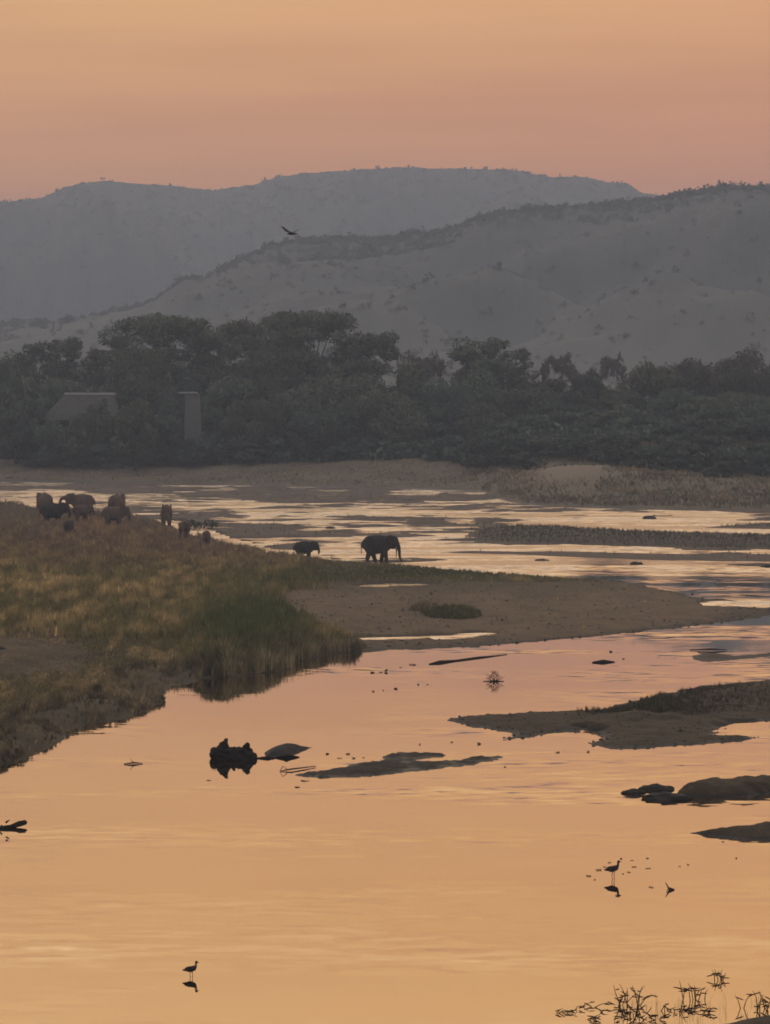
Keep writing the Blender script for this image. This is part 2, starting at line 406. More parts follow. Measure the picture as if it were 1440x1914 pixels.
rg = math_(t_, 'ADD', 0.012, math_(t_, 'MINIMUM', math_(t_, 'MULTIPLY', at_.outputs['Fac'], .5), .22)); t_.links.new(rg, b_.inputs['Roughness'])

# ================================================================== LARGE STRUCTURE
# far bank shoreline distance as a function of the viewing column
SH_PX = [-900, -300, 0, 300, 500, 700, 820, 900, 950, 1000, 1100, 1250, 1440, 1800, 2600]
SH_Y = [620, 605, 596, 585, 572, 560, 552, 545, 500, 480, 470, 462, 456, 452, 450]
def shore_y(x, y): return np.interp(720 + FPX * x / np.maximum(y, 60), SH_PX, SH_Y)
def ground_h(x, y):
    x = np.asarray(x, float); y = np.asarray(y, float)
    px = 720 + FPX * x / np.maximum(y, 60)
    s = y - shore_y(x, y) + 5 * fbm(x / 22, y / 22, 5)
    right = sstep(880, 1000, px)
    z = np.where(s > 0, 1.0 * (1 - np.exp(-np.maximum(s, 0) / 4)), s * .25)
    z = np.maximum(z, -1.4)
    z = z + sstep(4, 48, s) * (2.9 - 1.1 * right) + sstep(55, 125, s) * (4.6 + 1.1 * right) + sstep(140, 900, s) * 3.0
    z = z + 2.4 * np.exp(-((px - 1075) / 165) ** 2 - ((y - 515) / 17) ** 2)
    z = z + .9 * np.exp(-((px - 740) / 130) ** 2 - ((y - 592) / 14) ** 2) + .7 * np.exp(-((px - 1330) / 110) ** 2 - ((y - 500) / 16) ** 2)
    z = z + np.where(s > 3, .5 * fbm(x / 6, y / 6, 11, 3), 0)
    near = np.interp(y, [-300, 20, 62, 75], [10, 10, -.9, -1.4])
    return np.where(y < 80, near, z)
xs = np.concatenate([np.linspace(-2800, -130, 40), np.arange(-120, 121, 2.0), np.linspace(130, 2800, 40)])
ys = np.concatenate([np.linspace(-150, 80, 12), np.linspace(100, 430, 12), np.arange(440, 800, 2.0), np.linspace(810, 3900, 60)])
def bare_sand(x, y):
    px = 720 + FPX * x / np.maximum(y, 60)
    return np.clip(1.5 * np.exp(-((px - 1062) / 70) ** 2 - ((y - 512) / 12) ** 2) + .5 * fbm(x / 5, y / 6, 29, 3), 0, 1) * np.exp(-((px - 1062) / 130) ** 2 - ((y - 512) / 25) ** 2)
gm = grid_mesh('ground', xs, ys, ground_h, None, lambda X, Y, Z: {'cover': bare_sand(X, Y)})
tag(obj('ground', gm, m_ground), kind='structure')

# ---- hills
def hill(name, ridge, d0, D, back, m, seed, rough, zb=11.0):
    rp, ry = np.array(ridge, float).T
    cols = np.arange(rp[0], rp[-1], 5.0)
    v = np.concatenate([np.linspace(0, 1, 44), np.linspace(1.03, 1.4, 8)])
    C, VV = np.meshgrid(cols, v)
    Y = np.where(VV <= 1, d0 + (D - d0) * VV, D + (VV - 1) * back)
    zr = CAM_Z + (HORIZON - np.interp(C, rp, ry) + 3.0 * fbm(C / 26, C * 0, seed, 4, .6) * rough) * D / FPX
    prof = np.where(VV <= 1, .72 * VV ** 1.15 + .28 * sstep(.3, 1, VV), 1 - (VV - 1) * 1.1)
    X = (C - 720) / FPX * Y
    gul = fbm(X / 130, Y / 190, seed + 9, 5, .55) * (zr - zb) * .46 * np.sin(np.pi * np.clip(VV, 0, 1)) ** 1.2
    Z = zb + (zr - zb) * prof + gul
    ny, nx = X.shape; i = np.arange(ny * nx).reshape(ny, nx)
    F = np.stack([i[:-1, :-1], i[:-1, 1:], i[1:, 1:], i[1:, :-1]], -1).reshape(-1, 4)
    Vv = np.stack([X, Y, Z], -1)
    o = tag(obj(name, mesh_np(name, Vv.reshape(-1, 3), F), m), kind='structure')
    return Vv
NEAR_RIDGE = [(-900, 650), (-400, 628), (0, 606), (100, 600), (200, 586), (270, 571), (320, 542), (345, 522), (380, 519), (420, 501),
              (460, 480), (500, 461), (560, 451), (610, 448), (690, 446), (760, 441), (830, 436), (880, 416), (910, 406), (960, 396),
              (1000, 391), (1060, 388), (1120, 383), (1190, 376), (1240, 369), (1280, 361), (1340, 350), (1380, 347), (1440, 351), (1600, 338), (1900, 330), (2400, 360)]
FAR_RIDGE = [(-900, 470), (-400, 412), (-150, 392), (0, 379), (80, 371), (120, 351), (160, 343), (200, 338), (240, 343), (330, 350), (400, 357),
             (440, 351), (480, 346), (492, 339), (560, 326), (640, 321), (740, 314), (800, 316), (860, 316), (960, 319), (1000, 326), (1030, 333),
             (1075, 331), (1110, 335), (1135, 342), (1160, 343), (1175, 346), (1197, 361), (1240, 367), (1320, 385), (1500, 410), (1900, 440), (2400, 470)]
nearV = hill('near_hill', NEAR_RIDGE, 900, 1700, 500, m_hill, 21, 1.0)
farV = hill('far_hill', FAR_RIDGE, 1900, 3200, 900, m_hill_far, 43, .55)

# ---- the left bank, the sandbar and the spit the elephants walk on: one landform
BANK = gpoly([(-500, 1520), (-200, 1470), (0, 1435), (27, 1424), (73, 1404), (110, 1391), (117, 1378), (143, 1362), (180, 1350), (253, 1337),
              (300, 1314), (326, 1295), (330, 1281), (393, 1268), (448, 1264), (505, 1256), (540, 1248), (560, 1238), (600, 1229), (640, 1221), (665, 1221),
              (737, 1216), (860, 1212), (930, 1207), (1000, 1199), (1100, 1190), (1200, 1181), (1330, 1166), (1440, 1152), (1700, 1142), (1700, 1132), (1440, 1134),
              (1330, 1121), (1252, 1103), (1170, 1088), (1080, 1083), (1000, 1078), (900, 1071), (830, 1065), (740, 1058), (660, 1054),
              (590, 1051), (500, 1042), (440, 1030), (410, 1018), (370, 1008), (335, 992), (290, 975), (150, 968), (0, 962), (-500, 962)])
BANK_H = [(-300, 1420, .9), (0, 1395, .8), (0, 1340, 1.0), (80, 1340, .85), (150, 1310, .8), (250, 1285, .65), (320, 1272, .55), (0, 1240, 1.7), (200, 1220, 1.3),
          (450, 1240, .8), (560, 1215, .5), (650, 1200, .3), (800, 1170, .32), (1000, 1150, .36), (1000, 1110, .42), (1300, 1140, .22), (0, 1150, 2.1), (200, 1150, 1.8),
          (400, 1150, 1.0), (520, 1140, .5), (0, 1080, 2.2), (200, 1080, 1.9), (350, 1080, 1.3), (450, 1070, .8), (550, 1080, .4), (0, 1020, 2.0),
          (150, 1010, 1.6), (300, 1010, 1.1), (400, 1020, .7), (0, 985, 1.7), (100, 975, 1.1), (200, 985, .9), (320, 990, .6), (690, 1209, .12), (760, 1209, .10), (830, 1206, .10), (900, 1200, .10), (1310, 1145, .1), (1400, 1142, .06), (1440, 1140, .05), (550, 1055, .55), (700, 1062, .5), (900, 1073, .4), (700, 1120, .28),
          (-40, 968, 2.6), (-300, 1050, 2.8), (-300, 1250, 2.2), (850, 1105, .35), (1150, 1100, .3)]
POOLS = [(742, 1096, 72, 5.5), (565, 1080, 34, 5), (715, 1195, 52, 4.5), (800, 1193, 86, 5.0), (890, 1186, 42, 3.6), (1365, 1127, 62, 6.5), (1440, 1130, 60, 6), (505, 1103, 26, 3)]
def bank_h(x, y):
    px, py = pix(x, y)
    sd = sdist(x, y, BANK) + .9 * fbm(x / 2.2, y / 3.5, 3, 3) + .5 * fbm(x / .7, y / .9, 8, 2)
    hc = idw(px, py, BANK_H, .6, 1.0)
    steep = np.interp(hc, [.3, .8], [3.0, 1.1])
    z = np.where(sd > 0, hc * (1 - np.exp(-np.maximum(sd, 0) / steep)), sd * .35)
    lump = fbm(x / 1.6, y / 2.0, 31, 4, .6)
    z = z + np.where(sd > 0, lump * .22 * np.clip(hc, .0, 1.6) + .05 * fbm(x / .5, y / .5, 77, 2), 0)
    z = z + np.where(sd > 6, .10 * fbm(x / 7, y / 9, 13, 3) + .09 * fbm(x / 2.6, y / 5, 14, 3), 0)
    for cx, cy, a, b in POOLS:
        e = ((px - cx) / a) ** 2 + ((py - cy + (px - cx) * .02) / b) ** 2 + .9 * fbm(x / 2.5, y / 4, 15, 2)
        w = sstep(1.5, .55, e); z = z * (1 - w) - .18 * w
    return np.maximum(z, -.8)
def bank_cover(x, y):
    px, py = pix(x, y)
    c = idw(px, py, [(0, 1430, .8), (150, 1350, .8), (300, 1300, .9), (450, 1250, 1), (600, 1210, .9), (110, 1250, .8), (40, 1222, .3), (220, 1260, 1),
                     (0, 1170, .9), (200, 1150, 1), (400, 1150, 1), (0, 1050, .9), (300, 1040, .9), (500, 1090, 1), (620, 1090, .9), (600, 1140, 0),
                     (700, 1130, 0), (900, 1150, 0), (1100, 1130, 0), (1300, 1140, .1), (700, 1062, .9), (620, 1076, 1), (750, 1078, 1), (900, 1076, 1), (1020, 1082, .9), (1100, 1086, .6), (560, 1140, .1), (660, 1205, .4)], .5, 1)
    return np.clip(c + .5 * fbm(x / 2, y / 3, 61, 3), 0, 1)
xs = np.arange(-62, 46, .42); ys = np.concatenate([np.arange(128, 240, .5), np.arange(240, 455, .8)])
tag(obj('grassy_bank', grid_mesh('grassy_bank', xs, ys, bank_h, -.35, lambda X, Y, Z: {'cover': bank_cover(X, Y)}), m_bank), kind='structure')

# ---- shoals of sand and mud between the far channels
SHOAL = [(450, 915, .30), (560, 935, .22), (680, 930, .25), (760, 940, .2), (850, 925, .12), (420, 955, .15), (540, 950, .05), (380, 930, .15), (480, 995, .12), (560, 1010, .15), (700, 1008, .2), (900, 955, .05), (-60, 905, .30), (0, 926, -.6), (90, 924, -.6), (60, 912, -.25), (200, 905, .30), (220, 940, -.35), (330, 944, -.3), (300, 928, .1), (320, 965, .15), (500, 903, .3), (480, 925, .12), (440, 944, -.35),
         (700, 906, .2), (620, 922, -.3), (780, 922, -.35), (900, 932, -.05), (700, 938, .1), (860, 945, -.1), (480, 968, -.35), (420, 985, -.1), (600, 968, -.5), (750, 965, -.5), (850, 965, -.5), (600, 984, -.3), (700, 990, -.25), (820, 985, -.05),
         (500, 1003, -.05), (420, 1003, .1), (480, 1030, -.35), (640, 1005, .12), (650, 1022, -.55), (780, 1005, .1), (760, 1028, -.7), (900, 985, .1), (860, 1005, .0), (1000, 948, .1), (1200, 950, .2), (1400, 950, .3),
         (1000, 970, -.7), (1150, 972, -.7), (1350, 975, -.6), (880, 1028, -.7), (1100, 1036, -.2), (1350, 1040, -.2), (1000, 1060, -.9), (1250, 1070, -.9), (1440, 1080, -.9),
         (900, 1050, -.7), (1440, 1030, -.4), (0, 960, -.1), (1300, 1105, -.8)]
STRIPS = [([(884, 1000), (910, 989), (960, 985), (1040, 987), (1150, 993), (1300, 1000), (1440, 1004), (1800, 1008), (1800, 1030), (1440, 1027), (1250, 1023), (1050, 1018), (950, 1015), (890, 1010)], .6),
          ([(780, 1033), (900, 1035), (1050, 1041), (1200, 1046), (1440, 1050), (1800, 1052), (1800, 1040), (1440, 1036), (1200, 1034), (1000, 1031), (860, 1030)], .22),
          ([(1310, 986), (1380, 981), (1500, 979), (1700, 983), (1700, 988), (1440, 989)], .3)]
STRIP_G = [(gpoly(p), h) for p, h in STRIPS]
def shoal_h(x, y):
    px, py = pix(x, y)
    n = fbm(x / 13, y / 11, 91, 5, .55)
    n = n + .85 * fbm(x / 5.5, y / 3.0, 97, 4, .6)
    z = .62 * (n * .8 + .085 + idw(px, py, SHOAL, .22, 1.0))
    z = np.where(z > .18, .18 + (z - .18) * .5, z)
    for pg, h in STRIP_G:
        sd = sdist(x, y, pg) + 2.2 * fbm(x / 5, y / 7, 17, 3)
        zs = np.where(sd > 0, h * (1 - np.exp(-np.maximum(sd, 0) / 3)), sd * .1) + np.where(sd > 0, .25 * h * fbm(x / 2, y / 3, 19, 3), 0)
        z = np.maximum(z, zs)
    z = np.where(sdist(x, y, BANK) > -4, -.5, z)
    return np.maximum(z, -.6)
def strip_cover(x, y):
    return np.clip(sstep(-1, 2, sdist(x, y, STRIP_G[0][0])) * (.9 + .5 * fbm(x / 4, y / 6, 23, 3)), 0, 1)
xs = np.arange(-95, 96, .8); ys = np.arange(262, 612, 1.1)
tag(obj('river_shoals', grid_mesh('river_shoals', xs, ys, shoal_h, -.2, lambda X, Y, Z: {'cover': strip_cover(X, Y)}), m_shoal), kind='structure')

# ---- mud islets
def islet(name, polys, step, m, amp=.25, rough=.18, seed=0, hfun=None):
    G = [(gpoly(p), h, L) for p, h, L in polys]
    allp = np.array([q for g, _, _ in G for q in g]); lo = allp.min(0) - 1.5; hi = allp.max(0) + 1.5
    def hf(x, y):
        z = np.full(x.shape, -.5)
        for g, h, L in G:
            sd = sdist(x, y, g) + amp * fbm(x / .9, y / 1.6, seed, 3) + amp * .8 * fbm(x / .33, y / .45, seed + 3, 3)
            zi = np.where(sd > 0, h * (1 - np.exp(-np.maximum(sd, 0) / L)) * (1 + rough * 2.5 * fbm(x / 1.1, y / 1.5, seed + 5, 4, .6)), sd * .3)
            z = np.maximum(z, zi)
        if hfun is not None: z = hfun(x, y, z)
        return np.maximum(z, -.4)
    o = tag(obj(name, grid_mesh(name, np.arange(lo[0], hi[0], step), np.arange(lo[1], hi[1], step * 1.4), hf, -.15), m), kind='structure')
    return hf
def notch(x, y, z):
    px, py = pix(x, y)
    for cx, cy, a, b in [(1105, 1366, 26, 3.0), (1085, 1361, 16, 2), (1355, 1358, 22, 2.6), (1400, 1352, 40, 3.5), (1385, 1329, 34, 1.8), (1330, 1331, 22, 1.6)]:
        e = ((px - cx) / a) ** 2 + ((py - cy) / b) ** 2 + .8 * fbm(x / .8, y / 1.2, 5, 2); w = sstep(1.5, .6, e); z = z * (1 - w) - .08 * w
    return z
islet_hf = islet('mud_island', [
    ([(838, 1346), (870, 1340), (930, 1337), (985, 1334), (1010, 1332), (1060, 1330), (1110, 1331), (1150, 1318), (1230, 1300), (1300, 1285), (1440, 1272), (1800, 1260),
      (1800, 1350), (1440, 1347), (1380, 1352), (1340, 1366), (1330, 1376), (1425, 1378), (1400, 1383), (1300, 1391), (1160, 1402), (1118, 1396), (1100, 1390), (1130, 1384), (1118, 1370), (1070, 1368),
      (1030, 1371), (1005, 1376), (945, 1384), (942, 1380), (965, 1372), (915, 1364), (868, 1355)], .30, 1.3),
    ([(1110, 1350), (1150, 1326), (1200, 1310), (1270, 1306), (1310, 1318), (1320, 1345), (1250, 1362), (1150, 1366)], .62, 1.6),
    ([(1180, 1312), (1300, 1290), (1440, 1277), (1800, 1262), (1800, 1325), (1440, 1325), (1330, 1322)], .55, 2.2)], .15, m_mud, .35, .22, 201, notch)
islet('mud_flat', [([(555, 1449), (600, 1442), (655, 1430), (700, 1422), (722, 1413), (745, 1407), (800, 1409), (848, 1412), (800, 1418), (770, 1424), (840, 1423), (880, 1416), (935, 1415), (915, 1422), (888, 1428), (850, 1433),
                    (800, 1440), (740, 1447), (660, 1453), (600, 1454)], .13, .5)], .10, m_wetmud, .50, .5, 233)
islet('mud_spit', [([(1292, 1558), (1335, 1556), (1365, 1553), (1400, 1549), (1500, 1546), (1600, 1545), (1600, 1575), (1440, 1570), (1380, 1567), (1340, 1562)], .42, .7)], .1, m_mud, .12, .25, 251)
islet('mud_ridge', [([(1262, 1485), (1285, 1476), (1320, 1470), (1400, 1467), (1600, 1460), (1600, 1478), (1440, 1483), (1390, 1488), (1335, 1490), (1280, 1489)], .60, .5)], .08, m_mud, .2, .17, 241)
islet('river_margin', [([(1335, 1920), (1385, 1908), (1440, 1899), (1600, 1875), (1600, 2000), (1300, 2000)], .22, .5)], .08, m_mud, .1, .25, 261)
islet('low_mud_bar', [([(1290, 1230), (1312, 1219), (1345, 1222), (1380, 1226), (1440, 1220), (1600, 1214), (1600, 1224), (1440, 1227), (1380, 1233), (1322, 1238)], .10, .8)], .15, m_mud, .35, .2, 271)
islet('grey_mud_hump', [([(494, 1407), (505, 1401), (525, 1397), (548, 1397), (562, 1399), (586, 1397), (565, 1403), (540, 1410), (500, 1415)], .36, .45)], .08, m_stone_grey, .08, .1, 281)
islet('shore_mud', [([(1300, 1129), (1320, 1120), (1350, 1119), (1380, 1124), (1360, 1123), (1330, 1124)], .1, .6)], .25, m_mud, .2, .2, 291)

# ---- water sheet
RIP = [(0, 925, 0.48), (300, 940, 0.48), (600, 960, 0.6), (800, 970, 0.6), (1100, 970, 0.56), (1400, 975, 0.56), (600, 920, 0.4), (700, 1025, 0.56), (900, 1027, 0.56), (500, 1020, 0.48),
       (1000, 1060, 0.44), (1250, 1062, 0.4), (1440, 1055, 0.4), (1150, 1085, 0.054), (1300, 1100, 0.024), (1440, 1105, 0.03), 
       (1100, 1200, 0.0144), (1400, 1180, 0.0072), (700, 1245, 0.0096), (1200, 1230, 0.0144), (900, 1290, 0.0048), (400, 1340, 0.00288), (600, 1350, 0.00288), (200, 1430, 0.0297), (30, 1440, 0.0405),
       (700, 1465, 0.04725), (1000, 1462, 0.054), (1300, 1450, 0.0405), (420, 1460, 0.0243), (300, 1560, 0.0216), (800, 1560, 0.0189), (1200, 1600, 0.0189), (100, 1700, 0.0351), (600, 1720, 0.0243), (300, 1860, 0.0378), (1000, 1850, 0.027), (1300, 1800, 0.0243), (-100, 1900, 0.0405), (720, 2100, 0.0405), (436, 1425, 0.00225), (357, 1840, 0.0045), (1146, 1650, 0.0045), (1000, 1245, .006), (1300, 1250, .006), (1350, 1210, .008), (850, 1225, .012), (1100, 1150, .02), (1400, 1150, .015), (1390, 1180, .13), (1440, 1200, .13), (1260, 1195, .08), (1320, 1220, .06), (1440, 1225, .06), (1180, 1215, .015)]
def ripple(x, y):
    px, py = pix(x, y)
    r_ = idw(px, py, RIP, .35, 1.0, 3.5)
    for cx, cy, a, b in POOLS: r_ = np.maximum(r_, .7 * np.exp(-.5 * (((px - cx) / a) ** 2 + ((py - cy) / b) ** 2)))
    for cx, cy, a, b, v in [(730, 1276, 70, 5, .10), (680, 1250, 60, 5, .06), (1010, 1218, 120, 5, .06), (1330, 1172, 110, 4, .07), (1150, 1245, 130, 5, .05), (820, 1366, 60, 3, .06), (700, 1462, 620, 9, .035), (330, 1300, 60, 5, .05), (450, 1268, 60, 4, .06)]:
        r_ = np.maximum(r_, v * np.exp(-((px - cx) / a) ** 2 - ((py - cy) / b) ** 2))
    # a faint wake drifting past the standing bird
    wy = np.interp(px, [200, 420, 640, 780, 940], [1742, 1748, 1752, 1766, 1790])
    r_ = r_ + .05 * np.exp(-((py - wy) / 3.5) ** 2) * sstep(180, 260, px) * sstep(960, 900, px) * np.clip(.6 + 1.6 * fbm(x / .8, y / 6, 3, 2), 0, 1)
    return r_
xs = np.arange(-130, 131, 1.0); ys = np.concatenate([np.arange(66, 110, .5), np.arange(110, 330, 1.0), np.arange(330, 660, 1.6)])
wm = grid_mesh('river_water', xs, ys, lambda X, Y: X * 0, None, lambda X, Y, Z: {'ripple': ripple(X, Y)})
tag(obj('river_water', wm, m_water), kind='structure')

# ---- the dusk haze: one closed, even box of air round everything
hz, t_, b_, g_ = new_mat('dusk_haze'); t_.nodes.remove(b_)
pv = N(t_, 'ShaderNodeVolumePrincipled'); pv.inputs['Color'].default_value = (.67, .79, 1.0, 1); pv.inputs['Density'].default_value = 3.55e-4
pv.inputs['Anisotropy'].default_value = 0.0
t_.links.new(pv.outputs[0], [n for n in t_.nodes if n.type == 'OUTPUT_MATERIAL'][0].inputs['Volume'])
hb = MB(); hb.box((-2900, -170, -2.5), (2900, 4100, max(farV[:, :, 2].max(), nearV[:, :, 2].max()) + 12)); tag(obj('haze', hb.mesh('haze', False), hz), kind='stuff')

# ================================================================== VEGETATION
def cards(C, size, rng, flat=0.0, elong=1.6):
    """leaf sprays: one lens-shaped quad per centre, turned at random"""
    n = len(C); u = rng.normal(size=(n, 3)); u[:, 2] *= (1 - flat); u /= np.linalg.norm(u, axis=1, keepdims=True) + 1e-9
    w = rng.normal(size=(n, 3)); v = np.cross(u, w); v[:, 2] *= (1 - flat); v /= np.linalg.norm(v, axis=1, keepdims=True) + 1e-9
    s = size * rng.uniform(.6, 1.3, (n, 1)); a = u * s * elong * .5; b = v * s * .5
    V = np.stack([C - a, C + b * .9 - a * .1, C + a, C - b * .9 + a * .1], 1).reshape(-1, 3)
    return V, np.arange(4 * n).reshape(n, 4)
def clump_leaves(cl, per, rng, shell=.55):
    """cl: (n,6) centre + radii of each clump of the crown"""
    P = []; O = []
    for c in cl:
        k = max(6, int(per * (c[3] * c[4] * c[5]) ** (2 / 3)))
        d = rng.normal(size=(k, 3)); d /= np.linalg.norm(d, axis=1, keepdims=True)
        r_ = rng.uniform(shell, 1.08, (k, 1)) ; P.append(c[:3] + d * r_ * c[3:6]); O.append(d)
    return np.concatenate(P), np.concatenate(O)
def crown_clumps(kind, w, h, rng):
    """clump layout in a crown w wide and h tall (z from 0 at ground)"""
    out = []
    if kind == 'umbrella':
        for k in range(int(20 + w)):
            a = rng.uniform(0, 2 * math.pi); r_ = math.sqrt(rng.uniform(0, 1)) * w * .5; lay = rng.choice([.62, .74, .86, .95], p=[.15, .25, .3, .3])
            r_ *= {.62: .7, .74: 1.0, .86: .95, .95: .72}[lay]
            out.append((r_ * math.cos(a), r_ * math.sin(a), h * (lay - .05 * (r_ / (w * .5)) ** 2 + rng.uniform(-.03, .02)), w * rng.uniform(.10, .19), w * rng.uniform(.10, .19), h * rng.uniform(.04, .08)))
        for k in range(int(10)):
            a = rng.uniform(0, 2 * math.pi); r_ = rng.uniform(.1, .4) * w
            out.append((r_ * math.cos(a), r_ * math.sin(a), h * rng.uniform(.3, .6), w * .17, w * .17, h * .13))
    else:
        zc, rz = (.46, .5) if kind == 'bush' else (.52, .48)
        n = 22 if kind == 'bush' else 40
        for k in range(n):
            d = rng.normal(size=3); d /= np.linalg.norm(d); f = rng.uniform(.45, .92)
            if kind == 'bush' and d[2] < -.3: d[2] *= .3
            rr = rng.uniform(.11, .2)
            out.append((d[0] * f * w * .42, d[1] * f * w * .42, h * (zc + d[2] * f * rz * .9), w * rr, w * rr, h * rr * .8))
        if kind == 'bush':            # skirts that reach the ground
            for k in range(9):
                a = rng.uniform(0, 6.28); out.append((math.cos(a) * w * rng.uniform(.25, .46), math.sin(a) * w * rng.uniform(.25, .46), h * rng.uniform(.06, .22), w * .15, w * .15, h * .17))
    return np.array(out)
def tubes_to(mb, base, tops, r0, rng):
    """a trunk that splits into limbs reaching towards the clumps"""
    base = Vector(base); H = max(t[2] for t in tops); fork = Vector((rng.normal() * .15, rng.normal() * .15, H * .32))
    mb.tube([base + Vector((0, 0, -.6)), base + (fork - base) * .5 + Vector((rng.normal() * .1, 0, 0)), fork], [r0 * 1.25, r0 * .95, r0 * .8], 7)
    for t in tops:
        t = Vector(t); mid = fork.lerp(t, .5) + Vector((rng.normal() * .4, rng.normal() * .4, -.06 * H))
        mb.tube([fork, mid, t], [r0 * .55, r0 * .3, r0 * .08], 5)
def make_crown(kind, w, h, seed, per=72, leaf=.40):
    rng = np.random.default_rng(seed); cl = crown_clumps(kind, w, h, rng)
    if kind != 'umbrella':
        keep = rng.uniform(size=len(cl)) > .06; cl = cl[keep]
    P, O = clump_leaves(cl, per, rng); kz = P[:, 2] > .05; P, O = P[kz], O[kz]
    cc = np.array((0, 0, h * (.62 if kind == 'umbrella' else .45))); big = (P - cc) / np.array((w * .5, w * .5, h * .5)); O = O * .75 + big * .55; O[:, 2] += .15; O /= np.linalg.norm(O, axis=1, keepdims=True) + 1e-6
    V, F = cards(P, leaf, rng, .25 if kind == 'umbrella' else .1)
    tops = cl[rng.permutation(len(cl))[:9], :3]
    tb = MB(); tubes_to(tb, (0, 0, 0), [tuple(t) for t in tops], max(.12, w * .028), rng)
    return mesh_np('crown', V, F, False, {'outward': np.repeat(O, 4, 0)}), tb.mesh('trunk')
def make_bare(w, h, seed):
    rng = np.random.default_rng(seed); mb = MB(); tips = []
    def grow(p, d, L, r_, dep):
        q = p + d * L; mb.tube([p, q], [r_, r_ * .65], 5 if dep < 2 else 3, False)
        if dep >= 4: tips.append(q); return
        for k in range(3 if dep < 3 else 4):
            nd = (d + Vector((rng.normal() * .55, rng.normal() * .55, rng.normal() * .3 + .1))).normalized(); grow(q, nd, L * rng.uniform(.55, .75), r_ * .6, dep + 1)
    tr = MB(); tr.tube([(0, 0, -.6), (.1, 0, h * .2), (0, .1, h * .36)], [w * .035, w * .028, w * .022], 7)
    for k in range(5):
        a = k * 1.26; grow(Vector((0, .1, h * .34)), Vector((math.cos(a) * .7, math.sin(a) * .7, .9)).normalized(), h * .26, w * .015, 0)
    T = np.array([tuple(t) for t in tips]); T = np.concatenate([T + rng.normal(size=T.shape) * w * .04 for _ in range(5)])
    V, F = cards(T, .42, rng, 0, 2.6)
    mb.add(V, F)
    Vn = np.concatenate(mb.V); s = h / Vn[:, 2].max(); mb.V = [v * np.array([w / (np.ptp(Vn[:, 0])), w / (np.ptp(Vn[:, 0])), s]) for v in mb.V]
    return mb.mesh('crown', False), tr.mesh('trunk')
CROWNS = {}
def plant_tree(name, kind, px, py_top, Y, wpx, label, cat, m, group, seed, py_base=None, key=None):
    """a tree whose crown tops out on that line of sight at distance Y"""
    top = at(px, py_top, Y); x = top.x
    zb = float(ground_h(np.array([x]), np.array([Y]))[0]) if py_base is None else at(px, py_base, Y).z
    h = max(1.2, top.z - zb); w = wpx * Y / FPX
    o = thing(name, (x, Y, zb - .05), label, cat, group, random.uniform(-.3, .3) if kind in ('umbrella', 'bare') else random.uniform(0, 6.28))
    if kind == 'bare': cm, tm = make_bare(w, h, seed); s = (1, 1, 1)
    elif key is not None:
        if key not in CROWNS: CROWNS[key] = make_crown(kind, 10.0, 6.0, seed, 70, .34)
        cm, tm = CROWNS[key]; s = (w / 10.0, w / 10.0, h / 6.0)
    else: cm, tm = make_crown(kind, w, h, seed); s = (1, 1, 1)
    c = obj('crown', cm, m, o); t = obj('trunk', tm, m_bark, o); c.scale = s; t.scale = s
    return o
GT = 'tall trees on the far bank'
TALL = [  # kind, px, top row, distance, width in px, leaves, label
    ('round', 8, 646, 640, 110, m_leaf, 'dark rounded tree cut off by the left edge of the frame'),
    ('umbrella', 66, 641, 690, 80, m_leaf, 'small flat-topped tree between the left edge tree and the trees above the thatched roof'),
    ('umbrella', 128, 634, 700, 100, m_leaf, 'flat-topped tree rising behind the thatched lodge roof'),
    ('umbrella', 188, 652, 690, 90, m_leaf_brown, 'lower brownish tree filling the gap left of the biggest umbrella tree'),
    ('umbrella', 300, 589, 655, 205, m_leaf, 'biggest wide umbrella tree standing between lodge roof and pale tower'),
    ('round', 250, 655, 640, 170, m_leaf, 'dense leafy tree under the biggest umbrella tree'),
    ('umbrella', 392, 612, 665, 105, m_leaf, 'thin-crowned tree above the pale tower'),
    ('umbrella', 452, 602, 680, 120, m_leaf_brown, 'light olive-topped tree between the two biggest trees'),
    ('umbrella', 575, 584, 650, 215, m_leaf, 'tallest layered tree with gaps of haze showing through its crown'),
    ('umbrella', 690, 622, 645, 130, m_leaf, 'layered tree on the right shoulder of the tallest tree'),
    ('round', 520, 655, 640, 190, m_leaf, 'broad dark tree under the tallest layered tree'),
    ('round', 640, 660, 630, 170, m_leaf, 'broad dark tree right below the layered shoulder tree'),
    ('round', 765, 668, 640, 120, m_leaf_brown, 'brown-green low tree beside the pinkish bare tree'),
    ('bare', 806, 652, 650, 66, m_twig, 'pinkish leafless round tree in the gap left of the square-topped tree'),
    ('umbrella', 908, 630, 640, 128, m_leaf, 'square-topped green tree standing alone against the hill'),
    ('round', 890, 665, 632, 105, m_leaf, 'dense lower tree right under the square-topped tree'),
    ('umbrella', 962, 655, 650, 80, m_leaf, 'sloping right-hand side tree next to the square-topped tree'),
    ('bare', 1046, 656, 650, 68, m_twig, 'leafless brownish tree left of the small dark domed tree'),
    ('round', 1100, 678, 625, 72, m_leaf_dark, 'small dark domed tree between two leafless trees'),
    ('bare', 1150, 654, 650, 54, m_twig, 'leafless brownish tree right of the small dark domed tree'),
    ('round', 1010, 690, 640, 140, m_leaf_brown, 'olive-brown tree below the leafless tree left of the domed tree'),
    ('round', 1215, 672, 640, 140, m_leaf_brown, 'olive-brown tree with flat top right of the leafless trees'),
    ('round', 1305, 664, 650, 150, m_leaf_brown, 'olive tree on the left slope of the broad far-right canopy'),
    ('round', 1392, 652, 640, 175, m_leaf_brown, 'broad domed olive tree with highest top at the far right'),
    ('round', 1480, 660, 640, 150, m_leaf_brown, 'broad olive tree cut off by the right edge of the frame'),
]
for i, (k, px, pt, Y, w, m, lb) in enumerate(TALL):
    plant_tree('tree', k, px, pt, Y, w, lb, 'tree', m, GT, 300 + i)
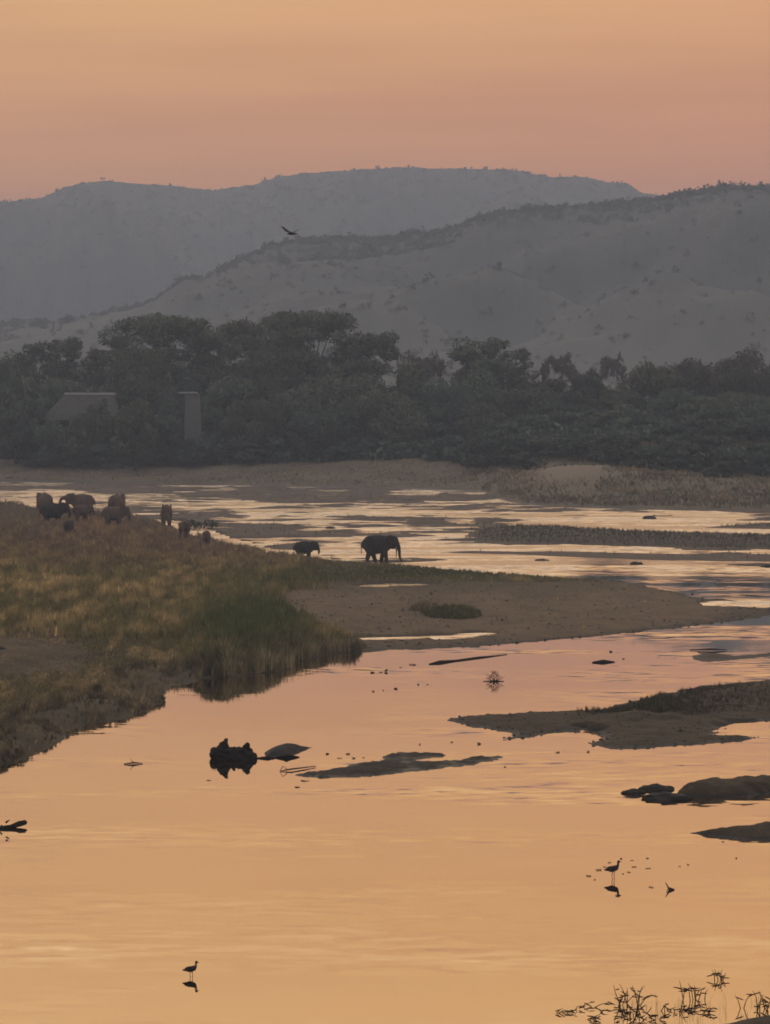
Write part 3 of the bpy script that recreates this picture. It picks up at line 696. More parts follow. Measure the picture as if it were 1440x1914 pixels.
MID = [(30, 735, 622, 120), (118, 700, 660, 150), (60, 690, 655, 130), (190, 700, 650, 120), (252, 742, 606, 95), (420, 690, 632, 150), (330, 690, 650, 130), (470, 735, 615, 150), (575, 700, 628, 170), (610, 752, 606, 150), (700, 715, 620, 160),
       (760, 745, 606, 150), (840, 700, 622, 150), (905, 745, 605, 140), (975, 712, 622, 130), (1060, 728, 612, 150), (1130, 715, 625, 140), (1180, 755, 590, 150),
       (1255, 722, 615, 150), (1330, 735, 590, 150), (1400, 725, 606, 150), (1455, 745, 580, 130)]
MID += [(138, 770, 610, 64), (186, 742, 622, 70), (318, 736, 612, 66), (92, 768, 618, 60)]
MIDP = ['under the dark rounded tree at the left edge', 'behind the ridge of the thatched roof', 'behind the left end of the thatched roof', 'behind the right end of the thatched roof', 'between the thatched roof and the dark tower wall',
        'right of the pale tower', 'behind the pale tower', 'under the light olive-topped tree', 'under the tallest layered tree', 'straight below the tallest layered tree, nearer the river', 'below the layered shoulder tree',
        'below the brown-green low tree, nearer the river', 'in the gap under the pinkish leafless tree', 'below the square-topped tree, nearer the river', 'right below the square-topped tree',
        'below the leafless tree left of the domed tree', 'below the small dark domed tree', 'nearer the river below the right leafless tree', 'below the flat olive-brown tree', 'nearer the river under the far-right canopy',
        'under the broad domed olive tree', 'at the right edge under the cut-off olive tree', 'low in front of the middle of the thatched roof', 'in front of the right half of the thatched roof', 'in front of the dark annex wall of the pale tower', 'in front of the left eave of the thatched roof']
for i, ((px, pt, Y, w), lb) in enumerate(zip(MID, MIDP)):
    plant_tree('tree', 'round', px, pt, Y, w, 'mid-height dark green tree ' + lb, 'tree', m_leaf if i % 3 else m_leaf_dark, 'mid-height trees on the far bank', 400 + i)
FRONT = [(20, 806, 618, 110, 'at the left edge of the frame'), (72, 797, 612, 100, 'below the left end of the thatched roof'), (150, 792, 606, 120, 'below the middle of the thatched roof'), (110, 826, 600, 120, 'lower down the slope below the thatched roof'), (228, 790, 606, 110, 'between roof and tower'), (205, 822, 598, 130, 'lower down between roof and tower'), (305, 797, 604, 120, 'under the dark tower wall'),
         (285, 826, 596, 120, 'lower down under the dark tower wall'), (395, 796, 602, 120, 'just right of the pale tower'), (372, 818, 594, 140, 'under the pale tower'), (480, 785, 598, 150, 'above the elephant calf, to its left'), (465, 822, 590, 140, 'lowest, above and left of the elephant calf'), (560, 800, 590, 130, 'straight above the elephant calf'),
         (640, 780, 594, 150, 'between the calf and the lone adult elephant'), (660, 815, 584, 140, 'lowest, above the gap between calf and lone adult'), (735, 790, 588, 150, 'above the lone adult elephant'), (770, 822, 580, 110, 'lowest, just right above the lone adult elephant'), (830, 785, 586, 150, 'left below the square-topped tree'), (868, 812, 574, 150, 'left of the pale sandy rise'), (930, 790, 575, 150, 'behind the left foot of the sandy rise'), (985, 838, 545, 70, 'growing down onto the left foot of the sandy rise'),
         (1010, 795, 570, 150, 'behind the left half of the sandy rise'), (1090, 800, 560, 150, 'behind the crest of the sandy rise'), (1170, 800, 548, 150, 'behind the right half of the sandy rise'), (1240, 810, 540, 150, 'right of the sandy rise'), (1262, 836, 528, 100, 'lowest, at the right foot of the sandy rise'), (1320, 800, 535, 150, 'above the dry grass near the right edge'),
         (1352, 855, 508, 80, 'standing forward in the dry grass near the right edge'), (1395, 805, 530, 150, 'behind the forward bush near the right edge'), (1450, 810, 525, 130, 'at the right edge of the frame')]
FRONT += [(905, 770, 600, 130, 'second row, right below the square-topped tree'), (985, 772, 600, 130, 'second row, above the left half of the sandy rise'), (1062, 765, 598, 140, 'second row, below the left leafless tree'), (1135, 770, 592, 130, 'second row, below the right leafless tree'),
          (1205, 775, 585, 130, 'second row, below the flat olive-brown tree'), (1285, 768, 575, 140, 'second row, left below the far-right canopy'), (1365, 772, 570, 130, 'second row, under the broad domed olive tree'), (1440, 770, 565, 130, 'second row, at the right edge of the frame'),
          (825, 770, 612, 130, 'second row, below the pinkish leafless tree'), (540, 770, 616, 140, 'second row, below the tallest layered tree')]
for i, (px, pt, Y, w, lb) in enumerate(FRONT):
    if px < 880: Y += 18
    plant_tree('riverside_bush', 'bush', px, pt, Y, w * 1.05, 'rounded dark green riverside bush ' + lb, 'bush', m_leaf_dark, 'bushes along the far bank', 500 + i % 7, key='b%d' % (i % 7))

# scrub on the plain and the hillsides: beyond counting
def scatter_scrub(name, pts, hs, m, seed, nq=12, leaf=.55):
    rng = np.random.default_rng(seed); n = len(pts); d = rng.normal(size=(n, nq, 3)); d /= np.linalg.norm(d, axis=2, keepdims=True)
    d[:, :, 2] = np.abs(d[:, :, 2]) * .9; r_ = rng.uniform(.4, 1, (n, nq, 1)); s = hs.reshape(-1, 1, 1)
    C = (pts[:, None, :] + d * r_ * s * np.array([.75, .75, 1.0])).reshape(-1, 3)
    V, F = cards(C, 1.0, rng, 0, 1.3); sc = np.repeat(np.repeat(hs, nq) * leaf, 4).reshape(-1, 1)
    V = np.repeat(C, 4, 0) + (V - np.repeat(C, 4, 0)) * sc
    tag(obj(name, mesh_np(name, V, F, False, {'outward': np.repeat(d.reshape(-1, 3), 4, 0)}), m), kind='stuff')
def hill_points(Vg, n, rng, vlo=0, vhi=44):
    ny, nx, _ = Vg.shape; vhi = min(vhi, ny - 1); a = rng.integers(vlo, vhi, n); b = rng.integers(0, nx - 1, n)
    p00 = Vg[a, b]; p10 = Vg[a + 1, b]; p01 = Vg[a, b + 1]; u = rng.uniform(size=(n, 1)); v = rng.uniform(size=(n, 1))
    return p00 + (p10 - p00) * u + (p01 - p00) * v
rng = np.random.default_rng(99)
hp = np.concatenate([hill_points(nearV, 5000, rng), hill_points(nearV, 12000, rng, 36, 44)]); dens = fbm(hp[:, 0] / 120, hp[:, 1] / 200, 71, 5) + rng.uniform(-.35, .35, len(hp)); hp = hp[(dens > -.02) & (np.abs(hp[:, 0] / hp[:, 1]) < .15)]
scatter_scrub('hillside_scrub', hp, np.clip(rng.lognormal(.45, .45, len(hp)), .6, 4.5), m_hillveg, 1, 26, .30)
hp = hill_points(farV, 30000, rng); hp = hp[(fbm(hp[:, 0] / 200, hp[:, 1] / 220, 72, 4) + rng.uniform(-.3, .3, len(hp)) > -.5) & (np.abs(hp[:, 0] / hp[:, 1]) < .17)]
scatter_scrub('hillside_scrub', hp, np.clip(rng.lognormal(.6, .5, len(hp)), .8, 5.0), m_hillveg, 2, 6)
n = 5200; Yp = rng.uniform(690, 1150, n); Xp = rng.uniform(-.17, .17, n) * Yp
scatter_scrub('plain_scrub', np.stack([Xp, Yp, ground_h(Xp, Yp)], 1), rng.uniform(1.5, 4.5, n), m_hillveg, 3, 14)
n = 7000; Yp = rng.uniform(575, 690, n); Xp = rng.uniform(-.14, .14, n) * Yp; kk = (Yp - shore_y(Xp, Yp)) > np.where(Xp / Yp < .027, 36, 60); Xp, Yp = Xp[kk], Yp[kk]
scatter_scrub('undergrowth', np.stack([Xp, Yp, ground_h(Xp, Yp)], 1), rng.uniform(1.4, 3.4, len(Xp)), m_leaf_dark, 4, 26, .34)
# trees one can tell apart on the ridges
RIDGE = [(1281, 352, 9, 1690, 'tiny tree where the near ridge first rises above the far one'), (1357, 341, 20, 1690, 'dark wide tree standing on the near ridge towards the right'), (1424, 339, 18, 1690, 'round tree on the near ridge close to the right edge'),
         (1330, 349, 10, 1690, 'small bush on the near ridge left of the dark wide ridge tree'), (508, 453, 22, 1690, 'dark tree on the low left shoulder of the near ridge'), (583, 443, 14, 1690, 'small tree on the near ridge right below the flying bird'), (603, 441, 12, 1690, 'second small tree on the near ridge right of the flying bird'), (345, 519, 22, 1690, 'lowest tree on the left flank of the near ridge'),
         (985, 387, 24, 1690, 'wide low tree on the near ridge below the middle of the far summit'), (1118, 379, 12, 1690, 'small tree on the near ridge under the far summit step'), (1075, 328, 10, 3190, 'tiny tree on the right step of the far summit'), (1036, 331, 8, 3190, 'tiny tree just left of the far summit step'), (142, 345, 8, 3190, 'tiny tree on the far left knoll'), (910, 315, 7, 3190, 'tiny tree on the flat far summit')]
for px, pt, w, Y, lb in RIDGE:
    ridge = NEAR_RIDGE if Y < 2000 else FAR_RIDGE; rp, ry = np.array(ridge, float).T
    plant_tree('ridge_tree', 'bush', px, pt - 2, Y, w, lb, 'tree', m_leaf, 'trees on the ridges', 510, py_base=float(np.interp(px, rp, ry)) + 4, key='b%d' % (abs(px) % 7))

# ---- grass: blades grown tuft by tuft, beyond counting
def grass_mesh(name, P, h, tint, seed, nb=7, wid=.05, lean=.45):
    rng = np.random.default_rng(seed); n = len(P)
    a = rng.uniform(0, 6.28, (n, nb)); L = h[:, None] * rng.uniform(.6, 1.15, (n, nb)); ln = rng.uniform(.1, 1, (n, nb)) * lean
    B = P[:, None, :] + np.stack([rng.normal(size=(n, nb)) * .10 * h[:, None], rng.normal(size=(n, nb)) * .10 * h[:, None], np.zeros((n, nb))], -1)
    dirv = np.stack([np.cos(a), np.sin(a), np.zeros_like(a)], -1); side = np.stack([-np.sin(a + 1.0), np.cos(a + 1.0), np.zeros_like(a)], -1)
    w = wid * rng.uniform(.6, 1.2, (n, nb, 1)) * np.clip(h[:, None, None], .4, 1.4)
    up = np.array([0, 0, 1.0])
    mid = B + dirv * (L * ln * .35)[..., None] + up * (L * .6)[..., None]; tip = B + dirv * (L * ln)[..., None] + up * (L * np.sqrt(1 - ln ** 2 * .8))[..., None]
    V = np.stack([B - side * w, B + side * w, mid + side * w * .8, tip, mid - side * w * .8], 2).reshape(-1, 3)
    k = np.arange(n * nb) * 5
    F = np.concatenate([np.stack([k, k + 1, k + 2, k + 4], 1), np.stack([k + 4, k + 2, k + 3, k + 3], 1)])
    T = np.concatenate([np.stack([k, k + 1, k + 2], 1), np.stack([k, k + 2, k + 4], 1), np.stack([k + 4, k + 2, k + 3], 1)])
    col = np.repeat(tint * rng.lognormal(0, .28, (n, 1)), nb * 5, 0)
    return mesh_np(name, V, T, False, {'tint': col})
def grass(name, *a): tag(obj(name, grass_mesh(name, *a), m_grass), kind='stuff')
# colour and height plan for the left bank, by species patches: dry red-brown grass, straw, olive, green sedge
DRY = np.array((.170, .110, .074)); STRAW = np.array((.440, .305, .130)); OLIVE = np.array((.175, .142, .056)); GREEN = np.array((.086, .092, .030)); PALE = np.array((.24, .18, .115)); RUST = np.array((.34, .20, .10))
n = 330000
Yg = 1 / rng.uniform(1 / 440, 1 / 138, n); Xg = rng.uniform(-.138, .10, n) * Yg
Zg = bank_h(Xg, Yg); gx, gy = pix(Xg, Yg, Zg)
cov = bank_cover(Xg, Yg)
edge = sdist(Xg, Yg, BANK); gxb = np.interp(gy, [1040, 1100, 1125, 1150, 1180, 1205, 1220], [610, 600, 535, 562, 622, 668, 680]) + 60 * fbm(Xg / 2.5, Yg / 4, 131, 3)
keep = (Zg > np.where(gx < gxb, .03, .2)) & (rng.uniform(size=n) < np.clip(np.where((edge < 3.5) & (gx < gxb), 1.0, cov * 1.5 - .15), 0, np.where(gx > gxb, np.where(gy < 1088, .9, .03), 1))) & (gx < 1250)
er_ = fbm(Xg / 1.2, Yg / 3.0, 190, 3); keep &= ~((edge < 4.5) & (gx < 370) & (er_ > .02) & (rng.uniform(size=n) < .9)); gxb = gxb[keep]; Xg, Yg, Zg, gx, gy, edge = Xg[keep], Yg[keep], Zg[keep], gx[keep], gy[keep], edge[keep]
nz = .6 * fbm(Xg / 3.0, Yg / 14, 141, 3) + .75 * fbm(Xg / .8, Yg / 6, 145, 3); nz2 = fbm(Xg / .6, Yg / 4.5, 151, 3)
wg = .95 * np.exp(-((gx - 510) / 110) ** 2 - ((gy - 1165) / 55) ** 2) + .8 * np.exp(-((gx - 420) / 80) ** 2 - ((gy - 1195) / 50) ** 2) + .55 * np.exp(-((gx - 560) / 90) ** 2 - ((gy - 1090) / 14) ** 2) + 1.0 * np.exp(-((gx - 740) / 290) ** 2 - ((gy - 1070) / 15) ** 2) * sstep(500, 640, gx + 40 * nz)
wd = sstep(1080, 1035, gy + 25 * nz)                       # dry grass on the crest
ws = np.clip(nz * 2.2 + .15, 0, 1) * (1 - wd)
base = OLIVE[None] * (1 - ws[:, None]) + STRAW[None] * ws[:, None]
base = base * (1 - wd[:, None]) + (DRY[None] * (1 - np.clip(nz2 * 1.5 + .2, 0, .8))[:, None] + STRAW[None] * .8 * np.clip(nz2 * 1.5 + .2, 0, .8)[:, None]) * wd[:, None]
wr = np.exp(-((gx - 185) / 45) ** 2 - ((gy - 985) / 10) ** 2); base = base * (1 - wr[:, None]) + RUST[None] * wr[:, None]
wp = np.clip(np.exp(-((gx - 20) / 90) ** 2 - ((gy - 960) / 32) ** 2) + .6 * np.exp(-((gx - 270) / 70) ** 2 - ((gy - 975) / 14) ** 2), 0, 1)[:, None]; base = base * (1 - wp) + PALE[None] * .85 * wp
wl = np.clip(1.35 * np.exp(-((gx - 40) / 105) ** 2 - ((gy - 1228) / 34) ** 2) + .25 * sstep(1185, 1215, gy) * sstep(380, 280, gx) + .3 * nz, 0, 1)
lowg = np.array((.225, .165, .100)) * (1 + .7 * np.clip(nz, -.5, .5))[:, None]; base = base * (1 - .8 * wl[:, None]) + lowg * .8 * wl[:, None]
wf = np.clip(sstep(6.5, 2.5, edge + 2 * nz2) * sstep(1120, 1200, gy) * (gx < gxb), 0, 1)[:, None]; base = base * (1 - wf) + np.array((.165, .124, .068)) * (1 + 1.2 * np.clip(nz2, -.5, .6))[:, None] * wf       # coarse dark tussock overhanging the cut edge
wg = np.clip(wg * (1 + .6 * nz), 0, 1)[:, None]; base = base * (1 - wg) + GREEN[None] * wg
hh = .45 + .35 * (1 - wl) * np.clip(.6 + 1.6 * nz, .1, 1.6) + .45 * wg[:, 0] - .25 * wl
hh = hh * (1 - .5 * sstep(4.5, 1.5, edge) * (gx < 370)); hh = np.where(gx > gxb, .26, hh); hh = hh * np.where(gx < gxb, sstep(10, -50, gx - gxb) * .7 + .3, 1); hh = np.where((gy > 1195) & (gx < 340) & (edge > 4), hh * .5, hh); hh = np.clip(hh * rng.uniform(.6, 1.25, len(hh)), .10, 1.5)
isg = wg[:, 0] > .5
thin = (wl < .5) | (edge < 4) | (nz2 > .02) | (rng.uniform(size=len(wl)) < .25)
Pg = np.stack([Xg, Yg, Zg - .03], 1)
isd = ~isg & thin
grass('dry_grass', Pg[isd], hh[isd], base[isd], 11, 6, .036)
grass('green_sedge', Pg[isg], hh[isg], base[isg], 12, 8, .04, .3)
# far bank grass
n = 90000; Yb = rng.uniform(452, 655, n); Xb = rng.uniform(-.135, .135, n) * Yb; Zb = ground_h(Xb, Yb); sb = Yb - shore_y(Xb, Yb)
bx, by = pix(Xb, Yb, Zb)
sand_ = np.exp(-((bx - 1065) / 85) ** 2 - ((by - 880) / 16) ** 2)
k2 = (Zb > .35) & (sb < 115) & (rng.uniform(size=n) > 1.3 * sand_) & (rng.uniform(size=n) < .35 + .65 * (fbm(Xb / 9, Yb / 12, 161, 3) > -.12)); Xb, Yb, Zb, bx, by, sb = Xb[k2], Yb[k2], Zb[k2], bx[k2], by[k2], sb[k2]
nb_ = fbm(Xb / 7, Yb / 9, 171, 4); t1 = np.clip(nb_ * 2 + .5, 0, 1)[:, None]
cb = np.array((.150, .118, .074)) * (1 - t1) + np.array((.250, .185, .112)) * t1
ol_ = np.clip(fbm(Xb / 16, Yb / 20, 177, 3) * 2 + .2, 0, .7)[:, None]; cb = cb * (1 - ol_) + np.array((.095, .086, .050)) * ol_
og = np.clip(sstep(940, 1000, bx) * sstep(16, 4, sb) + sstep(10, 3, sb) * .6, 0, 1)[:, None]; cb = cb * (1 - og) + np.array((.150, .120, .074)) * og
grass('bank_grass', np.stack([Xb, Yb, Zb - .05], 1), np.where(bx < 900, .30, .48) * rng.lognormal(-.1, .35, len(Xb)), cb, 13, 5, .08, .6)
# sparse sedge on the shoals and strips
n = 60000; Ys_ = rng.uniform(300, 590, n); Xs_ = rng.uniform(-.13, .13, n) * Ys_; Zs_ = shoal_h(Xs_, Ys_); qx, qy = pix(Xs_, Ys_)
k3 = (Zs_ > .14) & (rng.uniform(size=n) < np.where((qx > 870) & (qy > 975) & (qy < 1030), 1.0, .12)); Xs_, Ys_, Zs_ = Xs_[k3], Ys_[k3], Zs_[k3]
cs = np.array((.090, .078, .054)) + np.clip(fbm(Xs_ / 6, Ys_ / 9, 181, 3) + .2, 0, 1)[:, None] * np.array((.07, .055, .03))
grass('shoal_sedge', np.stack([Xs_, Ys_, Zs_ - .02], 1), rng.uniform(.15, .4, len(Xs_)), cs, 14, 5, .07)
# grass on the mud island
n = 9000; Xi, Yi = gnd(rng.uniform(1080, 1440, n), rng.uniform(1290, 1345, n)); Zi = islet_hf(Xi, Yi); ix, iy = pix(Xi, Yi, Zi)
k4 = (Zi > .26) & (rng.uniform(size=n) < np.exp(-((ix - 1200) / 95) ** 2) + .10); Xi, Yi, Zi, ix = Xi[k4], Yi[k4], Zi[k4], ix[k4]
grass('island_grass', np.stack([Xi, Yi, Zi - .02], 1), rng.uniform(.12, .36, len(Xi)), np.array((.060, .050, .028)) * rng.lognormal(0, .3, (len(Xi), 1)), 15, 6, .03)

# stones and clods strewn on the bars, beyond counting
def strew(name, X, Y, Z, r, m, seed):
    rg_ = np.random.default_rng(seed); T = np.array([(1, 0, 0), (-1, 0, 0), (0, 1, 0), (0, -1, 0), (0, 0, 1), (0, 0, -1)], float)
    Fo = np.array([(0, 2, 4), (2, 1, 4), (1, 3, 4), (3, 0, 4), (2, 0, 5), (1, 2, 5), (3, 1, 5), (0, 3, 5)]); n = len(X)
    V = T[None] * rg_.uniform(.6, 1.4, (n, 6, 1)) * np.stack([r * 1.4, r, r * .7], 1)[:, None, :] + np.stack([X, Y, Z], 1)[:, None, :]
    tag(obj(name, mesh_np(name, V.reshape(-1, 3), ((np.arange(n) * 6)[:, None, None] + Fo[None]).reshape(-1, 3), False), m), kind='stuff')
n = 2600; Xk, Yk = gnd(rng.uniform(840, 1440, n), rng.uniform(1285, 1400, n)); Zk = islet_hf(Xk, Yk); kk = (Zk > -.06) & (rng.uniform(size=n) < np.where(Zk < .12, .55, .18))
strew('island_stones', Xk[kk], Yk[kk], np.maximum(Zk[kk], 0), rng.uniform(.025, .09, kk.sum()), m_mud, 41)
n = 5000; Xk, Yk = gnd(rng.uniform(500, 1440, n), rng.uniform(1085, 1215, n)); Zk = bank_h(Xk, Yk); kk = (Zk > -.05) & (rng.uniform(size=n) < np.where(Zk < .10, .5, .10))
strew('sandbar_stones', Xk[kk], Yk[kk], np.maximum(Zk[kk], 0), rng.uniform(.03, .12, kk.sum()), m_rock, 42)

# ================================================================== LODGE
def lodge():
    Y = 628.0; L = at(84, 783, Y); Rr = at(222, 783, Y); top = at(140, 736, Y); x0, x1 = L.x, Rr.x; zt = top.z; ze = L.z; zb = ze - 3.4
    t = thing('thatched_lodge', ((x0 + x1) / 2, Y, zb), 'thatched lodge with a pale ridge cap half hidden in the far bank trees', 'building')
    cx = (x0 + x1) / 2; dp = 4.6
    def loc(p): return (p[0] - cx, p[1], p[2] - zb)
    rx0, rx1 = at(122, 736, Y).x, at(214, 736, Y).x
    rf = MB(); e0 = ze - .25
    a, b, c, d = (x0 - .3, -dp - .5, ze), (x1 + .3, -dp - .5, ze), (x1 + .3, dp + .5, ze), (x0 - .3, dp + .5, ze); r0, r1 = (rx0, 0, zt), (rx1, 0, zt)
    lo = [(p[0], p[1], p[2] - .35) for p in (a, b, c, d)]
    rf.add([loc(p) for p in (a, b, c, d, r0, r1, *lo)], [(0, 1, 5, 4), (1, 2, 5), (2, 3, 4, 5), (3, 0, 4), (6, 7, 1, 0), (7, 8, 2, 1), (8, 9, 3, 2), (9, 6, 0, 3), (9, 8, 7, 6)])
    roof = obj('roof', rf.mesh('roof', False), m_thatch, t)
    cp = MB(); cp.box(loc((rx0 - .15, -.35, zt - .18)), loc((rx1 + .15, .35, zt + .24))); obj('ridge_cap', cp.mesh('ridge_cap', False), m_cap, roof)
    w = MB(); w.box(loc((x0 + .9, -dp + 1.6, zb - 1)), loc((x1 - .9, dp - .4, ze - .05))); wall = obj('wall', w.mesh('wall', False), m_darkwall, t)
    for k in range(4):
        wx = x0 + 2 + k * 3.0; f = MB(); f.box(loc((wx, -dp + 1.52, zb + .9)), loc((wx + 1.6, -dp + 1.598, ze - .6))); fr = obj('window', f.mesh('window', False), m_bark, t)
        g = MB(); g.box(loc((wx + .14, -dp + 1.48, zb + 1.04)), loc((wx + 1.46, -dp + 1.518, ze - .74))); obj('pane', g.mesh('pane', False), m_glass, fr)
    for k in range(6):
        p = MB(); px_ = x0 + .4 + k * (x1 - x0 - .8) / 5; p.tube([loc((px_, -dp - .1, zb - 1)), loc((px_, -dp - .1, ze - .1))], [.14, .13], 8); obj('veranda_post', p.mesh('veranda_post'), m_bark, t)
lodge()
def tower():
    Y = 622.0; p0 = at(296, 800, Y); p1 = at(347, 735, Y); p2 = at(374, 735, Y); zb = p0.z - 3; zt = p1.z
    cx = p1.x
    t = thing('pale_tower', (cx, Y, zb), 'pale plastered tower with dark timber annex beside the big umbrella tree', 'building')
    m = MB(); wl, wr = 0, p2.x - cx
    m.add([(wl - .35, -1.6, 0), (wr + .35, -1.6, 0), (wr + .35, 1.6, 0), (wl - .35, 1.6, 0), (wl + .1, -1.3, zt - zb), (wr - .1, -1.3, zt - zb), (wr - .1, 1.3, zt - zb), (wl + .1, 1.3, zt - zb)],
          [(0, 1, 5, 4), (1, 2, 6, 5), (2, 3, 7, 6), (3, 0, 4, 7), (4, 5, 6, 7)])
    obj('column', m.mesh('column', False), m_plaster, t)
    m = MB(); m.box((p0.x - cx, -1.0, 0), (-.2, 3.5, zt - zb - .25)); an = obj('annex_wall', m.mesh('annex_wall', False), m_darkwall, t)
    m = MB(); m.box((-1.25, -1.75, zt - zb + .004), (wr - .55, 1.6, zt - zb + .24)); obj('coping', m.mesh('coping', False), m_cap, t)
    m = MB(); m.box((p0.x - cx - .3, -1.3, zt - zb - .24), (-1.3, 3.7, zt - zb - .02)); obj('roof_slab', m.mesh('roof_slab', False), m_thatch, t)
    for k in range(2):
        m = MB(); x0 = p0.x - cx + .5 + k * 2.2; m.box((x0, -1.07, 3.6), (x0 + 1.5, -1.004, 6.4)); w = obj('window', m.mesh('window', False), m_bark, t)
        m = MB(); m.box((x0 + .1, -1.1, 3.7), (x0 + 1.4, -1.074, 6.3)); obj('pane', m.mesh('pane', False), m_glass, w)
tower()

# ================================================================== ELEPHANTS
def elephant_meshes(trunk, calf=False, legs=(-.95, -.55, .55, .88), headdrop=0.0):
    """one continuous body (about 3 m at the back); forward is +x"""
    b = MB(); k = 1.0
    b.ell((.62, 0, 2.02), (.92, .70, .90)); b.ell((-.1, 0, 1.92), (1.25, .80, .98)); b.ell((-.82, 0, 2.0), (.80, .66, .88)); b.ell((0, 0, 2.55), (1.15, .42, .42))
    hz_ = 2.35 - headdrop
    b.ell((1.15, 0, 2.2), (.62, .48, .62)); b.ell((1.72, 0, hz_ + .08), (.52, .42, .58)); b.ell((1.82, 0, hz_ - .32), (.36, .34, .40)); b.ell((1.62, 0, hz_ - .55), (.32, .22, .2))
    hx, fx = legs[:2], legs[2:]
    for x, y in ((hx[0], -.36), (hx[1], .36)):
        b.ell((-.85, y, 1.62), (.52, .34, .70)); b.tube([(-.85, y, 1.55), ((x - .75) / 2, y, 1.0), (x - .06, y, .5), (x, y, .12), (x + .02, y, 0)], [.40, .30, .22, .24, .25], 12)
    for x, y in ((fx[1], -.36), (fx[0], .36)):
        b.ell((.72, y, 1.65), (.42, .30, .75)); b.tube([(.72, y, 1.6), ((x + .72) / 2, y, 1.0), (x, y, .5), (x, y, .12), (x + .02, y, 0)], [.36, .27, .21, .23, .24], 12)
    pts = {'down': [(1.95, hz_ - .1, .33), (2.2, hz_ - .5, .24), (2.3, 1.2, .18), (2.32, .7, .14), (2.45, .32, .11), (2.62, .06, .09)],
           'curl': [(1.95, hz_, .34), (2.32, hz_ + .12, .27), (2.68, hz_ - .05, .22), (2.88, hz_ - .42, .18), (2.86, hz_ - .85, .14), (2.66, hz_ - 1.1, .11)],
           'short': [(1.95, hz_ - .1, .32), (2.2, hz_ - .5, .23), (2.26, 1.35, .17), (2.2, .95, .12)]}[trunk]
    b.tube([(p[0], 0, p[1]) for p in pts], [p[2] for p in pts], 10)
    b.tube([(-1.5, 0, 2.35), (-1.68, 0, 2.0), (-1.70, 0, 1.3), (-1.66, 0, 1.05)], [.10, .075, .065, .09], 8)
    body = b.fused('body', .062, 5)
    ears = []
    for s in (-1, 1):
        e = MB(); n = 14; pr = [(0, .48), (.3, .58), (.62, .50), (.80, .25), (.78, -.12), (.60, -.5), (.38, -.82), (.2, -.6), (.06, -.3), (0, 0)]
        V = []; 
        for lay in (-.025, .025):
            for (u, v) in pr: V.append((1.62 - u * .93, s * (.40 + u * .30 - .08 * u * u) + lay, hz_ + .12 + v))
        m_ = len(pr); F = [tuple(range(m_))[::-1], tuple(range(m_, 2 * m_))] + [(i, (i + 1) % m_, m_ + (i + 1) % m_, m_ + i) for i in range(m_)]
        e.add(V, F); ears.append(e.mesh('ear', False))
    tusks = []
    if not calf:
        for s in (-1, 1):
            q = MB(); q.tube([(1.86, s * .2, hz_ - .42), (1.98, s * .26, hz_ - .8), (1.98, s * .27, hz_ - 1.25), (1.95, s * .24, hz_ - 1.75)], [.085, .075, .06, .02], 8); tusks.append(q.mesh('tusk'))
    eyes = []
    for s in (-1, 1):
        q = MB(); q.ell((1.96, s * .345, hz_ + .02), (.045, .03, .045), 8, 6); eyes.append(q.mesh('eye'))
    return body, ears, tusks, eyes
EL = {'walk': elephant_meshes('down', legs=(-1.02, -.25, .42, .92), headdrop=.12), 'stand': elephant_meshes('short'), 'curl': elephant_meshes('curl'), 'calf': elephant_meshes('short', True, (-.95, -.45, .5, .8), .1)}
GE = 'elephants by the river'
def elephant(kind, px, Y, h, heading, label, m=m_skin, dz=0.0):
    x = (px - 720) / FPX * Y; z = float(max(bank_h(np.array([x]), np.array([Y]))[0], 0)) + dz
    o = thing('elephant', (x, Y, z - .03), label, 'elephant', GE, R(heading)); s = h / 2.95
    body, ears, tusks, eyes = EL[kind]
    def sub(n, me, mm):
        c = bpy.data.objects.new(n, me); COL.objects.link(c); c.parent = o; c.scale = (s, s, s)
        if not me.materials: me.materials.append(mm)
        c.material_slots[0].link = 'OBJECT'; c.material_slots[0].material = mm
    sub('body', body, m)
    for e in ears: sub('ear', e, m)
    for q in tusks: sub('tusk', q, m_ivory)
    for q in eyes: sub('eye', q, m_eye)
    return o
elephant('walk', 706, 325, 2.85, 0, 'lone dark adult elephant walking right along the waterline with trunk down')
elephant('calf', 569, 330, 1.98, 0, 'small dark elephant calf following behind the lone adult at the waterline')
elephant('stand', 98, 380, 2.65, 8, 'dark elephant standing side-on at the left of the herd on the grassy bank')
elephant('curl', 153, 405, 2.9, 176, 'brown elephant facing left with its trunk curled in an arch', m_skin_dusty)
elephant('stand', 84, 410, 3.0, 120, 'brown elephant half hidden behind the dark side-on elephant', m_skin_dusty)
elephant('calf', 152, 385, 2.0, 20, 'low dusty elephant between the dark side-on one and the arched-trunk one', m_skin_dusty)
elephant('stand', 212, 382, 2.55, 6, 'dusty elephant facing right with its trunk hanging into the grass', m_skin_dusty)
elephant('stand', 217, 412, 3.1, 70, 'elephant seen only by its dark back above the dusty right-facing one', m_skin_dusty)
elephant('stand', 311, 392, 2.9, -84, 'tall elephant facing the viewer, standing apart at the right of the herd', m_skin_dusty)
elephant('calf', 128, 352, 1.6, 75, 'dark elephant calf seen from behind in the dry grass', m_skin)
elephant('calf', 344, 352, 1.75, -60, 'young elephant with raised head near the bush at the water', m_skin_dusty, .35)
elephant('calf', 386, 343, 1.55, -100, 'smallest reddish elephant calf with only its round back above the grass', m_skin_dusty, .3)
